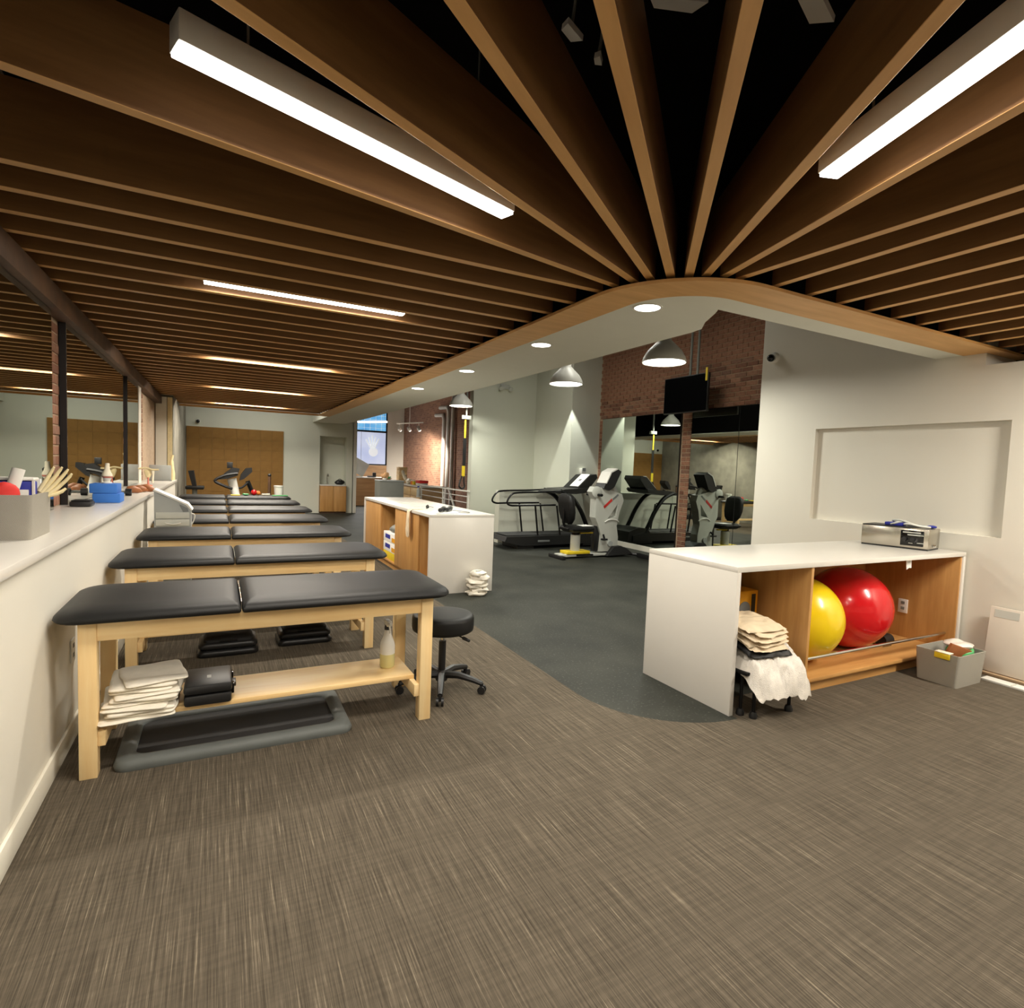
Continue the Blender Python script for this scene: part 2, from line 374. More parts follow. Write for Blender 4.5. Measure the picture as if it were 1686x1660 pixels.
# brick wall of the gym
bm = new(); box(bm, 7.336, 7.6, 4.4, 10.1, 0, 4.6); wb = struct(obj('wall_brick', bm, 'mortar', smooth=0), 'red brick wall of the gym with mirrors below')
bm = new(); box(bm, 7.37, 7.6, 11.85, 26, 0, 4.6); struct(obj('wall_brick_far', bm, 'brick_far', smooth=0), 'red brick wall in the reception area far behind')
bm = new(); box(bm, 7.28, 7.336, 4.6, 10.05, 0, .10); struct(obj('baseboard_gym', bm, 'trim_white'), 'white baseboard under the gym mirrors')
bricks_shared = {}
def brick_mesh(lx, ly, lz):
    key = (lx, ly, lz)
    if key not in bricks_shared:
        bm = new(); box(bm, -lx/2, lx/2, -ly/2, ly/2, -lz/2, lz/2, bev=.004, seg=1)
        bmesh.ops.recalc_face_normals(bm, faces=bm.faces[:])
        me = bpy.data.meshes.new('brick'); bm.to_mesh(me); bm.free(); me.materials.append(MATS['brick']); bricks_shared[key] = me
    return bricks_shared[key]
def brick(parent, x, y, z, ln, hd=.05):
    o = bpy.data.objects.new('brick', brick_mesh(hd, ln, .064)); COL.objects.link(o); o.parent = parent
    o.location = (x+random.uniform(-.003, .003), y, z); return o
rest = new(); nb = 0
for row in range(25):
    z = 2.672 + row*.075
    off = .105 if row % 2 else 0
    k = 0
    y = 4.6 + off
    while y < 10.0:
        ln = .20; near = (y < 8.25 and row < 15) or (row < 5)
        if near and nb < 214: brick(wb, 7.352, y+.1, z, ln); nb += 1
        else: box(rest, 7.327, 7.377, y, y+ln, z-.032, z+.032, bev=0)
        y += .21
ro = obj('brick_field', rest, 'brick', wb, smooth=0); ro['kind'] = 'stuff'
for row in range(34):                     # strip between the two gym mirrors
    z = .135 + row*.075
    if row % 2: brick(wb, 7.352, 7.485, z, .20)
    else: brick(wb, 7.352, 7.43, z, .095); brick(wb, 7.352, 7.54, z, .095)
for row in range(33): brick(wb, 7.352, 10.03, .17+row*.075, .10)
for row in range(18):                     # brick strips between the left mirrors
    z = 1.13+row*.075
    for yc, ln in (((5.08, .19), (5.285, .20), (8.29, .17), (8.475, .18)) if row % 2 else ((5.03, .09), (5.185, .20), (5.34, .09), (8.385, .20))): brick(wl, XM-.022, yc, z, ln)
for row in range(18): brick(wl, XM-.022, 10.45, 1.13+row*.075, .2)

# soffit and wooden ceiling trim around the opening
bm = new()
o_out = [(CX-.05, 14.45)] + arc(CX-.05, 2.30, .70) + [(6.12, 2.30)]
o_in = [(CX+.23, 14.45)] + arc(CX+.23, 2.565, .45) + [(6.12, 2.565)]
prism(bm, o_out + o_in[::-1], 2.60, 2.62)
struct(obj('trim_5', bm, 'trim_wood', smooth=0), 'pale wooden trim band curving round the slat ceiling edge')
bm = new()
s_in = [(3.24, 26), (3.24, 3.33)] + [(3.22, 3.2), (3.10, 3.05), (2.99, 2.86), (2.95, 2.80), (2.93, 2.775)] + [(6.12, 2.775)]
o_in2 = [(CX+.23, 26)] + arc(CX+.23, 2.565, .45) + [(6.12, 2.565)]
prism(bm, o_in2 + s_in[::-1], 2.605, 2.625)
struct(obj('ceiling_soffit', bm, 'ceiling_white', smooth=0), 'white soffit behind the curved wooden trim')
bm = new(); prism(bm, o_in2 + s_in[::-1], 2.626, 4.6); struct(obj('ceiling_bulkhead', bm, 'black_void', smooth=0), 'dark bulkhead above the soffit')
bm = new(); box(bm, 3.24, 7.6, 2.775, 26, 4.6, 4.7); struct(obj('ceiling_gym', bm, 'mid_grey', smooth=0), 'dark high ceiling over the gym')
bm = new(); box(bm, CX+.20, CX+.229, 14.46, 17.0, 2.605, 4.5); struct(obj('ceiling_bulkhead_side', bm, 'ceiling_white', smooth=0), 'white soffit side beyond the slat ceiling end')
bm = new(); box(bm, -1.08, CX+.20, 14.42, 14.46, 2.60, 2.64); struct(obj('trim_7', bm, 'trim_wood', smooth=0), 'wooden end trim of the slat ceiling near the far wall')
# black plenum with slats
bm = new(); prism(bm, [(-1.4, -3.7), (6.3, -3.7), (6.3, 2.77), (3.24, 2.77), (3.24, 17.6), (-1.4, 17.6)], 3.6, 3.7); ceil = struct(obj('ceiling', bm, 'black_void', smooth=0), 'black ceiling void hung with brown wooden slats')
SW, SZ0, SZ1 = .05, 2.64, 2.96
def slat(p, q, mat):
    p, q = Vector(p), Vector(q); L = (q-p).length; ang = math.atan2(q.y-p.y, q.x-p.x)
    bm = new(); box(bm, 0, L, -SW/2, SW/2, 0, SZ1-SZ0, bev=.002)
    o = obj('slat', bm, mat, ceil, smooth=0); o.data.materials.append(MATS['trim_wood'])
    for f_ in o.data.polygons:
        if f_.center.z < .004: f_.material_index = 1  # undersides in paler wood than the sides, imitating light bounced off the floor
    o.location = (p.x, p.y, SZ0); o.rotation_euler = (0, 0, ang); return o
k = 0; y = 3.005
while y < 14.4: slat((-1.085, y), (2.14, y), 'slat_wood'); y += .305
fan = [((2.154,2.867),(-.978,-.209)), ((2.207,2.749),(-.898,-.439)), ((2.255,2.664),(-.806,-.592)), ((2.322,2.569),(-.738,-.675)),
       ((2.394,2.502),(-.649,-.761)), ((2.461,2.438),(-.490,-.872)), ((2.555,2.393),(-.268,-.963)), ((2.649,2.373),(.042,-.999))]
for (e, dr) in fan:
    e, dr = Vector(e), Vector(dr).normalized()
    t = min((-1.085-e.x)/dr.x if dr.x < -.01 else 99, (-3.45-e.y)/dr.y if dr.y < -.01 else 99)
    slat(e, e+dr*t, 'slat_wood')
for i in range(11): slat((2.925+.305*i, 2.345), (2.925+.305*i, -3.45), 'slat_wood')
# bits hanging in the void
for i, (x, y, z, sx, sy, sz, rz) in enumerate([(1.10, 1.80, 3.05, .10, .05, .02, 20), (1.33, 1.52, 3.05, .20, .07, .02, -25), (1.72, 1.30, 3.05, .22, .08, .02, 15), (1.22, 1.80, 3.0, .05, .03, .02, 40)]):
    bm = new(); prism(bm, [(-sx/2, -sy/2), (sx/2, -sy/3), (sx/3, sy/2), (-sx/3, sy/3)], 0, sz)
    o = obj('insulation_board', bm, 'paper_white', None, smooth=0); o.location = (x, y, z); o.rotation_euler = (R(8), 0, R(rz))
    tag(o, ['small pale offcut seen between ceiling slats, left of centre', 'pale board scrap in the dark ceiling void, top centre', 'pale board scrap in the dark ceiling void, top right', 'tiny pale scrap beside a radiating slat'][i], 'board', 'pale scraps in the ceiling void')
    cyl_bm = new(); cyl(cyl_bm, (0, 0, sz), (0, 0, 3.6-z), .006, n=6); h_ = obj('hanger_rod', cyl_bm, 'mid_grey', o)

# ================================================================== LIGHT FITTINGS
def strip_light(c, ang, L, label, power=STRIP_W, col=WARM, z=2.658, top=3.6):
    t = thing('linear_light', label, 'light', (c[0], c[1], z), 'linear lights between the ceiling slats')
    bm = new(); box(bm, -L/2, L/2, -.045, .045, .012, .10, bev=.004); o = obj('housing', bm, 'white_plastic', None); o.parent = t
    bm = new(); box(bm, -L/2+.003, L/2-.003, -.038, .038, 0, .012, bev=.003); o = obj('diffuser', bm, 'strip_glow', None); o.parent = t
    for x in (-L*.35, L*.35): bm = new(); cyl(bm, (x, 0, .10), (x, 0, top-z-.002), .004, n=6); o = obj('suspension_rod', bm, 'mid_grey', None); o.parent = t
    t.rotation_euler = (0, 0, ang)
    l = area('lamp', (0, 0, -.004), L, .07, power, col); l.parent = t
    return t
aA = math.atan2(.44, 1.299)
strip_light((.525, 2.189), aA, 1.37, 'long bright ceiling light nearest the camera, upper left')
for yy, lb in ((4.372, 'second bright ceiling light line from the camera, over the treatment tables'), (7.422, 'third ceiling light line over the tables, mostly hidden by a slat'),
               (10.472, 'fourth ceiling light line over the tables, behind the slats'), (13.522, 'farthest ceiling light line over the tables, near the cork board')):
    strip_light((.58, yy), 0, 1.37, lb, STRIP_W*(1.15 if yy < 5 else 1.8 if yy < 12 else 2.6), z=2.658 if yy < 5 else 2.68)
strip_light((1.842, .787), math.atan2(.947, .322), 1.40, 'long bright ceiling light at the upper right corner')
strip_light((4.907, .4), math.pi/2, 1.40, 'ceiling light line outside the view on the right', STRIP_W*2.8)
strip_light((-.41, -.34), R(46), 1.40, 'ceiling light line outside the view behind the camera', STRIP_W*.7)

strip_light((.9, 15.5), 0, 2.2, 'added unseen light line in front of the far wall, above the slat edge', 24, NEUT, z=3.3, top=3.6)  # unseen lamp, added to brighten the far wall
for yy, lb in ((6.6, 'linear light high over the gym, nearer one'), (9.0, 'linear light high over the gym, farther one')):
    gl = strip_light((4.9, yy), math.pi/2, 1.40, lb, 22, NEUT, z=4.25, top=4.6); gl['group'] = 'linear lights high over the gym'
def pendant(x, y, zr, label):
    t = thing('pendant_lamp', label, 'lamp', (x, y, zr), 'dome pendants over the gym')
    bm = new(); lathe(bm, [(.24, 0), (.245, .01), (.23, .06), (.19, .13), (.12, .20), (.07, .25), (.06, .33), (.0, .34)], n=28)
    lathe(bm, [(.235, .004), (.22, .06), (.18, .13), (.11, .195), (.0, .2)], n=28)
    o = obj('shade', bm, 'white_plastic', None); o.parent = t
    bm = new(); lathe(bm, [(0, .02), (.226, .02), (.226, .03), (0, .03)], n=28); o = obj('diffuser', bm, 'pendant_glow', None); o.parent = t
    bm = new(); cyl(bm, (0, 0, .33), (0, 0, 4.6-zr), .012, n=8); o = obj('stem', bm, 'light_grey', None); o.parent = t
    l = bpy.data.lights.new('lamp', 'AREA'); l.shape = 'DISK'; l.size = .42; l.energy = PEND_W; l.color = NEUT; l.spread = R(170)
    lo = bpy.data.objects.new('lamp', l); COL.objects.link(lo); lo.parent = t; lo.location = (0, 0, .012)
pendant(4.42, 4.93, 2.75, 'white dome pendant nearest the television')
pendant(4.45, 7.0, 2.75, 'white dome pendant in front of the pale corner')
pendant(4.43, 10.97, 2.75, 'white dome pendant beside the yellow suspension strap')
for i, (x, y, lb) in enumerate([(2.52, 3.0, 'round downlight nearest the curved trim corner'), (2.52, 4.4, 'second round downlight along the soffit'), (2.52, 6.1, 'third round downlight along the soffit'), (2.53, 7.95, 'farthest visible round downlight along the soffit')]):
    t = thing('downlight', lb, 'light', (x, y, 2.605), 'recessed downlights in the soffit')
    bm = new(); lathe(bm, [(.085, -.006), (.10, -.006), (.10, .0), (.085, .0)], n=24); o = obj('trim_ring', bm, 'white_plastic', None); o.parent = t
    bm = new(); lathe(bm, [(0, -.004), (.085, -.004), (.085, -.001), (0, -.001)], n=24); o = obj('lens', bm, 'downlight_glow', None); o.parent = t
    l = bpy.data.lights.new('lamp', 'AREA'); l.shape = 'DISK'; l.size = .15; l.energy = 9; l.color = NEUT; l.spread = R(120)
    lo = bpy.data.objects.new('lamp', l); COL.objects.link(lo); lo.parent = t; lo.location = (0, 0, -.01)

t = thing('corner_spotlight', 'spotlight washing the pale gym corner from above', 'light', (6.30, 9.80, 3.55))
bm = new(); cyl(bm, (6.30, 9.80, 3.55), (6.30, 9.80, 3.70), .06, .05, n=16); obj('spot_can', bm, 'white_plastic', t); bm = new(); cyl(bm, (6.30, 9.80, 3.70), (6.30, 9.80, 4.6), .012, n=8); obj('spot_stem', bm, 'white_plastic', t)
l = bpy.data.lights.new('spot', 'SPOT'); l.energy = 230; l.color = (.98, 1, .90); l.spot_size = R(60); l.spot_blend = .15; l.shadow_soft_size = .02
lo = bpy.data.objects.new('spot', l); COL.objects.link(lo); lo.parent = t; lo.location = (0, 0, -.01)

# ================================================================== LEFT WALL: WORKTOP, MIRRORS
bm = new(); box(bm, -1.087, XLW, -3.5, 11.25, 1.05, 1.09, bev=.003); tag(obj('worktop', bm, 'quartz'), 'long white quartz worktop along the mirrored left wall', 'worktop')
def mirror(name, x_face, thick, y0, y1, z0, z1, label, side=1, mat='mirror'):
    """side=+1: glass faces +x at x_face ; -1: faces -x"""
    t = thing(name, label, 'mirror', (x_face, (y0+y1)/2, z0))
    a, b_ = (x_face-thick, x_face-.002) if side > 0 else (x_face+.002, x_face+thick)
    B('backing', 'black_plastic', t, a, b_, y0, y1, z0, z1)
    g0, g1 = (x_face-.0019, x_face) if side > 0 else (x_face, x_face+.0019)
    B('mirror_glass', mat, t, g0, g1, y0+.003, y1-.003, z0+.003, z1-.003, smooth=0)
    return t
mirror('wall_mirror', -1.035, .045, -1.5, 4.98, 1.092, 2.47, 'large mirror at the left image edge above the worktop')
mirror('wall_mirror', -1.035, .045, 5.40, 8.20, 1.092, 2.47, 'left wall mirror reflecting the brown cork board')
mirror('wall_mirror', -1.035, .045, 8.57, 9.60, 1.092, 2.47, 'narrow left wall mirror just before the white jamb')
mirror('gym_mirror', 7.30, .035, 7.62, 9.95, .10, 2.63, 'gym mirror left of the brick strip, behind the treadmill', -1, 'mirror_gym')
mirror('gym_mirror', 7.30, .035, 6.335, 7.35, .10, 2.63, 'gym mirror just right of the brick strip', -1, 'mirror_gym')
mirror('gym_mirror', 7.30, .035, 4.65, 6.33, .10, 2.63, 'gym mirror next to the end of the white right wall', -1, 'mirror_gym')

t = thing('wall_outlet', 'white socket on the left half wall behind the nearest table leg', 'outlet', (XL, 3.59, .46)); B('plate', 'white_plastic', t, XL, XL+.008, 3.55, 3.63, .41, .53, bev=.003)
for zz in (.435, .485): B('socket', 'mid_grey', t, XL+.008, XL+.0095, 3.575, 3.605, zz, zz+.022)

# ================================================================== TREATMENT TABLES
def cushion(name, x0, x1, y0, y1, rl, rr_, parent, z=.735):
    bm = new(); loops = []
    for ins, dz in ((.03, 0), (.008, .002), (0, .012), (.003, .024), (.014, .038), (.035, .049), (.07, .056), (.13, .060)):
        rads = [max(.012, q-ins*.3) for q in (rl, rr_, rr_, rl)]
        lx = ins if rl > .05 else ins*.55; rx = ins if rr_ > .05 else ins*.55
        loops.append([(px, py, z+dz) for px, py in rrect(x0+lx, x1-rx, y0+ins, y1-ins, rads)])
    loft(bm, loops); return obj(name, bm, 'black_vinyl', parent, smooth=60)
def make_table(y0, label):
    X0, X1, D = -.565, 1.115, .60
    t = thing('treatment_table', label, 'treatment table', (.28, y0+.3, 0), 'black padded treatment tables in a row')
    for lx in (X0, X1-.07):
        for ly in (y0, y0+D-.07):
            B('leg', 'table_wood_z', t, lx, lx+.07, ly, ly+.07, 0, .735, bev=.003)
    B('apron', 'table_wood', t, X0+.07, X1-.07, y0+.006, y0+.03, .642, .735, bev=.002)
    B('apron', 'table_wood', t, X0+.07, X1-.07, y0+D-.03, y0+D-.006, .642, .735, bev=.002)
    B('apron', 'table_wood_y', t, X0+.02, X0+.045, y0+.07, y0+D-.07, .642, .735, bev=.002)
    B('apron', 'table_wood_y', t, X1-.045, X1-.02, y0+.07, y0+D-.07, .642, .735, bev=.002)
    B('stretcher', 'table_wood_y', t, X0+.07, X0+.10, y0+.01, y0+D-.01, .145, .215, bev=.002)
    B('stretcher', 'table_wood_y', t, X1-.10, X1-.07, y0+.01, y0+D-.01, .145, .215, bev=.002)
    B('shelf', 'table_wood', t, X0+.07, X1-.07, y0+.11, y0+D-.14, .215, .24, bev=.002)
    cushion('cushion', -.665, .098, y0-.06, y0+D+.06, .12, .014, t)
    B('hinge_strip', 'chrome', t, .0975, .1025, y0+.02, y0+D-.02, .735, .779)
    cushion('cushion', .102, 1.225, y0-.06, y0+D+.06, .014, .12, t)
    return t
ord_ = ['nearest treatment table, with towels and a black case on its shelf', 'second treatment table from the camera, black step platforms beneath it', 'third treatment table from the camera, in front of the grey cart',
        'fourth treatment table from the camera, just behind the grey cart', 'fifth treatment table from the camera', 'sixth treatment table from the camera, last but one of the row', 'farthest treatment table, with small exercise things on it']
TY = [3.09+1.41*i for i in range(7)]
proto = make_table(TY[0], ord_[0])
for i in range(1, 7):
    c = proto.copy(); COL.objects.link(c); c.location.y += 1.41*i; c['label'] = ord_[i]
    for ch in list(proto.children):
        k_ = ch.copy(); COL.objects.link(k_); k_.parent = c; k_.matrix_parent_inverse = ch.matrix_parent_inverse.copy()

# towels on the shelf of the nearest table
def towel(name, cx, cy, z, sx, sy, th, rz, seed, mat='white_cloth', amp=.012, group=None, label='', cat='towel', cr=.02):
    bm = new(); loops = []
    ks = None
    for ins, dz in ((.012, .0), (.0, th*.25), (-.002, th*.5), (.0, th*.75), (.014, th), (.06, th*1.04)):
        lp = []
        for px, py in rrect(-sx/2+ins, sx/2-ins, -sy/2+ins, sy/2-ins, [cr]*4, 3 if cr < .05 else 8):
            lp.append((px, py, dz))
        # subdivide the straight runs so the wobble shows
        full = []
        if ks is None: ks = [5 if math.hypot(b_[0]-a_[0], b_[1]-a_[1]) > .08 else 1 for a_, b_ in zip(lp, lp[1:]+lp[:1])]
        for a_, b_, k in zip(lp, lp[1:]+lp[:1], ks):
            for j in range(k): full.append(tuple(a_[q]+(b_[q]-a_[q])*j/k for q in range(3)))
        loops.append(full)
    loft(bm, loops); 
    for v_ in bm.verts:
        q = Vector((v_.co.x*9+seed*5.3, v_.co.y*9, v_.co.z*30+seed))
        v_.co.x += noise.noise(q)*amp; v_.co.y += noise.noise(q+Vector((5,5,5)))*amp; v_.co.z += noise.noise(q+Vector((3,8,1)))*min(amp, th*.25)
    o = obj(name, bm, mat, None, smooth=70); o.location = (cx, cy, z); o.rotation_euler = (0, 0, R(rz))
    return tag(o, label, cat, group)
lab9 = ['bottom', 'second lowest', 'third lowest', 'fourth lowest', 'fifth lowest', 'fifth from the top', 'fourth from the top', 'third from the top', 'second from the top', 'top']
z = .241
for i in range(10):
    th = .0125+.003*(i % 3); sx = .30-.012*(i % 4)-.004*max(0, i-4)
    towel('folded_towel', -.345+.010*((i*3) % 4-1.5)+.004*i, 3.26+.012*((i*5) % 3-1)+.010*max(0, i-3), z, sx, .31, th, [6, -4, 3, -7, 4, -3, 6, -5, 3, 12][i], i+1, amp=.013,
          label=f'folded white towel, {lab9[i]} one of ten stacked under the nearest table', group='folded towels under the nearest table'); z += th*1.05
# black instrument case
t = thing('hard_case', 'black hard case on the shelf under the nearest table', 'case', (-.05, 3.3, .24))
bm = new(); box(bm, -.155, .06, 3.165, 3.45, .241, .298, bev=.014); obj('base', bm, 'black_plastic', t)
bm = new(); box(bm, -.157, .062, 3.162, 3.452, .301, .348, bev=.016); obj('lid', bm, 'black_plastic', t)
for yy in (3.20, 3.38): B('latch', 'black_gloss', t, .060, .072, yy, yy+.04, .275, .325, bev=.003)
B('handle', 'black_plastic', t, .062, .082, 3.27, 3.35, .285, .305, bev=.004)
B('sticker', 'paper_white', t, -.055, -.035, 3.27, 3.31, .348, .3492)
# spray bottle
t = thing('spray_bottle', 'clear spray bottle of yellowish cleaner on the nearest table shelf', 'bottle', (.93, 3.39, .24))
bx_, by_ = .93, 3.39
bm = new(); lathe(bm, [(0, .326), (.0455, .326), (.0455, .375), (.040, .40), (.024, .44), (.018, .475), (0, .476)], (bx_, by_, 0), 20); obj('bottle_body', bm, 'white_plastic', t)
bm = new(); lathe(bm, [(0, .2405), (.040, .2405), (.0455, .25), (.0455, .326), (0, .326)], (bx_, by_, 0), 20); obj('liquid_fill', bm, 'liquid', t)
bm = new(); cyl(bm, (bx_, by_, .476), (bx_, by_, .50), .021, n=14); obj('collar', bm, 'black_plastic', t)
bm = new(); box(bm, bx_-.016, bx_+.016, by_-.04, by_+.035, .50, .535, bev=.008); obj('spray_head', bm, 'white_plastic', t)
bm = new(); box(bm, bx_-.008, bx_+.008, by_-.07, by_-.04, .512, .53, bev=.003); obj('nozzle', bm, 'white_plastic', t)
bm = new(); tube(bm, smooth_path([(bx_, by_-.03, .51), (bx_, by_-.048, .49), (bx_, by_-.052, .465)], 4), .006, 6); obj('trigger', bm, 'white_plastic', t)
# grey rimmed floor tray
t = thing('floor_tray', 'grey rimmed black exercise tray on the carpet under the nearest table', 'tray', (.11, 3.36, 0))
bm = new(); loft(bm, [[(px, py, zz) for px, py in rrect(-.44+i, .665-i, 3.095+i, 3.66-i, [.06]*4)] for i, zz in ((.0, .0), (-.004, .02), (.008, .045), (.05, .052), (.075, .045), (.08, .030))], True, False); obj('rim', bm, 'grey_rim', t, smooth=60)
bm = new(); loft(bm, [[(px, py, zz) for px, py in rrect(-.365, .59, 3.17, 3.585, [.02]*4)] for zz in (.004, .032)]); obj('pad', bm, 'dark_rubber', t)
# step platforms
def step(cx, cy, label):
    t = thing('step_platform', label, 'step', (cx, cy, 0), 'black step platforms under the second table')
    for j, (z0, ins) in enumerate(((0, 0), (.055, .008))):
        bm = new(); loft(bm, [[(cx+px, cy+py, zz) for px, py in rrect(-.21+i+ins, .21-i-ins, -.16+i+ins, .16-i-ins, [.05]*4)] for i, zz in ((.012, z0), (0, z0+.012), (0, z0+.035), (.014, z0+.05))]); obj('riser', bm, 'black_plastic', t, smooth=50)
    bm = new(); loft(bm, [[(cx+px, cy+py, zz) for px, py in rrect(-.17+i, .17-i, -.12+i, .12-i, [.04]*4)] for i, zz in ((0, .105), (.0, .125), (.02, .14))]); obj('top_deck', bm, 'dark_rubber', t, smooth=50)
    B('grip_slot', 'black_gloss', t, cx-.06, cx+.06, cy-.135, cy-.125, .108, .118, bev=.002)
step(.065, 4.83, 'black stacked step platform nearer the left wall, under the second table')
step(.63, 4.92, 'black stacked step platform nearer the stool, under the second table')
# white charger hanging behind
B0 = thing('wall_box', 'cream plug box low behind the second table', 'box', (.98, 5.6, 0)); B('box_body', 'bone', B0, .94, 1.02, 5.58, 5.64, .0, .16, bev=.006); B('box_lid', 'bone_white', B0, .936, 1.024, 5.576, 5.644, .16, .175, bev=.004)

# ------------------------------------------------------------------ stool
sx, sy = 1.335, 3.50
t = thing('rolling_stool', 'black round rolling stool beside the nearest table', 'stool', (sx, sy, 0))
bm = new(); lathe(bm, [(0, .405), (.192, .405), (.203, .412), (.207, .43), (.207, .488), (.203, .504), (.19, .514), (.15, .519), (0, .521)], (sx, sy, 0), 36); obj('seat', bm, 'black_vinyl', t, smooth=50)
bm = new(); lathe(bm, [(0, .392), (.09, .392), (.09, .405), (0, .405)], (sx, sy, 0), 20); obj('seat_plate', bm, 'black_metal', t)
bm = new(); cyl(bm, (sx, sy, .30), (sx, sy, .392), .012, n=12); obj('piston', bm, 'chrome', t)
bm = new(); cyl(bm, (sx, sy, .10), (sx, sy, .33), .024, n=16); obj('gas_lift', bm, 'black_plastic', t)
bm = new(); lathe(bm, [(0, .055), (.04, .06), (.045, .10), (.03, .13), (0, .135)], (sx, sy, 0), 16); obj('hub', bm, 'black_plastic', t)
bm = new(); cyl(bm, (sx+.02, sy-.03, .405), (sx+.10, sy-.13, .37), .005, n=8); lv = obj('lever', bm, 'black_metal', t)
bm = new(); cyl(bm, (sx+.095, sy-.125, .372), (sx+.125, sy-.165, .36), .012, .010, n=10); o = obj('lever_knob', bm, 'black_plastic', lv)
for k in range(5):
    a = R(-112+72*k); ux, uy = math.cos(a), math.sin(a)
    bm = new(); tube(bm, [(sx+ux*.03, sy+uy*.03, .10), (sx+ux*.12, sy+uy*.12, .105), (sx+ux*.22, sy+uy*.22, .085), (sx+ux*.285, sy+uy*.285, .066)], [.027, .024, .020, .017], 8); lg = obj('leg', bm, 'black_plastic', t)
    ex, ey = sx+ux*.285, sy+uy*.285
    bm = new(); 
    for s_ in (-1, 1): cyl(bm, (ex-uy*.008*s_, ey+ux*.008*s_, .026), (ex-uy*.024*s_, ey+ux*.024*s_, .026), .026, n=14)
    cyl(bm, (ex, ey, .03), (ex, ey, .07), .010, n=8); obj('caster', bm, 'black_plastic', lg)

# ------------------------------------------------------------------ grey cart between tables
t = thing('equipment_cart', 'light grey equipment cart with slanted white top behind the third table', 'cart', (-.42, 6.95, 0))
bm = new(); prism_xz(bm, [(-.60, .08), (-.27, .08), (-.27, .93), (-.31, .985), (-.40, 1.03), (-.60, 1.13)], 6.80, 7.05); obj('body', bm, 'grey_plastic', t, smooth=0)
bm = new(); prism_xz(bm, [(-.61, 1.135), (-.60, 1.15), (-.40, 1.05), (-.30, 1.0), (-.255, .935), (-.268, .93), (-.315, .988), (-.405, 1.033)], 6.79, 7.06); obj('top_panel', bm, 'white_plastic', t, smooth=0)
bm = new(); prism_xz(bm, [(-.375, .995), (-.30, .955), (-.29, .92), (-.34, .915)], 6.795, 6.80); obj('control_window', bm, 'grey_print', t, smooth=0)
for zz in (.74, .83, .905): B('drawer', 'light_grey', t, -.585, -.285, 6.787, 6.80, zz-.06, zz+.008, bev=.004)
bm = new(); tube(bm, smooth_path([(-.50, 6.785, .80), (-.43, 6.775, .788), (-.36, 6.785, .80)], 4), .006, 6); obj('pull_handle', bm, 'white_plastic', t)
bm = new(); tube(bm, smooth_path([(-.27, 6.83, .90), (-.235, 6.82, .88), (-.245, 6.83, .82), (-.27, 6.84, .77)], 5), .006, 6); obj('cable', bm, 'white_plastic', t)
for px, py in ((-.57, 6.83), (-.30, 6.83), (-.57, 7.02), (-.30, 7.02)):
    bm = new(); cyl(bm, (px-.012, py, .035), (px+.012, py, .035), .035, n=14); cyl(bm, (px, py, .04), (px, py, .085), .01, n=8); obj('caster', bm, 'black_plastic', t)

# ================================================================== THINGS ON THE LEFT WORKTOP
WZ = 1.0905
def tapered(bm, x0, x1, y0, y1, z0, z1, flare, th):
    o_ = [[(px, py, zz) for px, py in rrect(x0-f, x1+f, y0-f, y1+f, [.02]*4, 3)] for zz, f in ((z0, 0), (z1, flare))]
    i_ = [[(px, py, zz) for px, py in rrect(x0-f+th, x1+f-th, y0-f+th, y1+f-th, [.015]*4, 3)] for zz, f in ((z1, flare), (z0+th, 0))]
    loft(bm, o_+i_)
t = thing('storage_basket', 'grey fabric basket full of supplies at the left end of the worktop', 'basket', (-.88, 3.42, WZ))
bm = new(); tapered(bm, -1.0, -.762, 3.27, 3.60, WZ, WZ+.205, .004, .006); obj('basket_body', bm, 'woven_grey', t)
t = thing('tissue_roll', 'white paper roll leaning in the grey basket', 'roll', (-.87, 3.35, 1.2))
bm = new(); cyl(bm, (-.905, 3.40, 1.14), (-.845, 3.44, 1.41), .026, n=18); obj('roll', bm, 'white_plastic', t); bm = new(); cyl(bm, (-.845, 3.44, 1.4101), (-.8447, 3.4402, 1.412), .012, n=12); obj('core', bm, 'tan_board', t)
t = thing('storage_tub', 'blue and white plastic tub standing in the grey basket', 'tub', (-.88, 3.50, 1.2))
B('tub_body', 'navy', t, -.95, -.80, 3.47, 3.55, 1.12, 1.352, bev=.01); bm = new(); box(bm, -.955, -.795, 3.465, 3.555, 1.353, 1.368, bev=.006); box(bm, -.803, -.793, 3.466, 3.476, 1.14, 1.353); obj('tub_rim', bm, 'white_plastic', t)
B('label_panel', 'white_plastic', t, -.94, -.815, 3.464, 3.4695, 1.22, 1.31, bev=.002)
bm = new(); ball(bm, (-.865, 3.33, 1.285), .05, .04, .065); wobble(bm, .025, 14, 3); tag(obj('red_cloth', bm, 'red_cloth'), 'crumpled red cloth spilling from the grey basket', 'cloth')
t = thing('card_holder', 'small white card standing behind the grey basket', 'card', (-.90, 3.9, WZ))
bm = new(); box(bm, -.925, -.87, 3.92, 3.935, WZ, 1.345, bev=.002); obj('card', bm, 'paper_white', t); B('card_foot', 'white_plastic', t, -.93, -.865, 3.90, 3.955, WZ, WZ+.012)
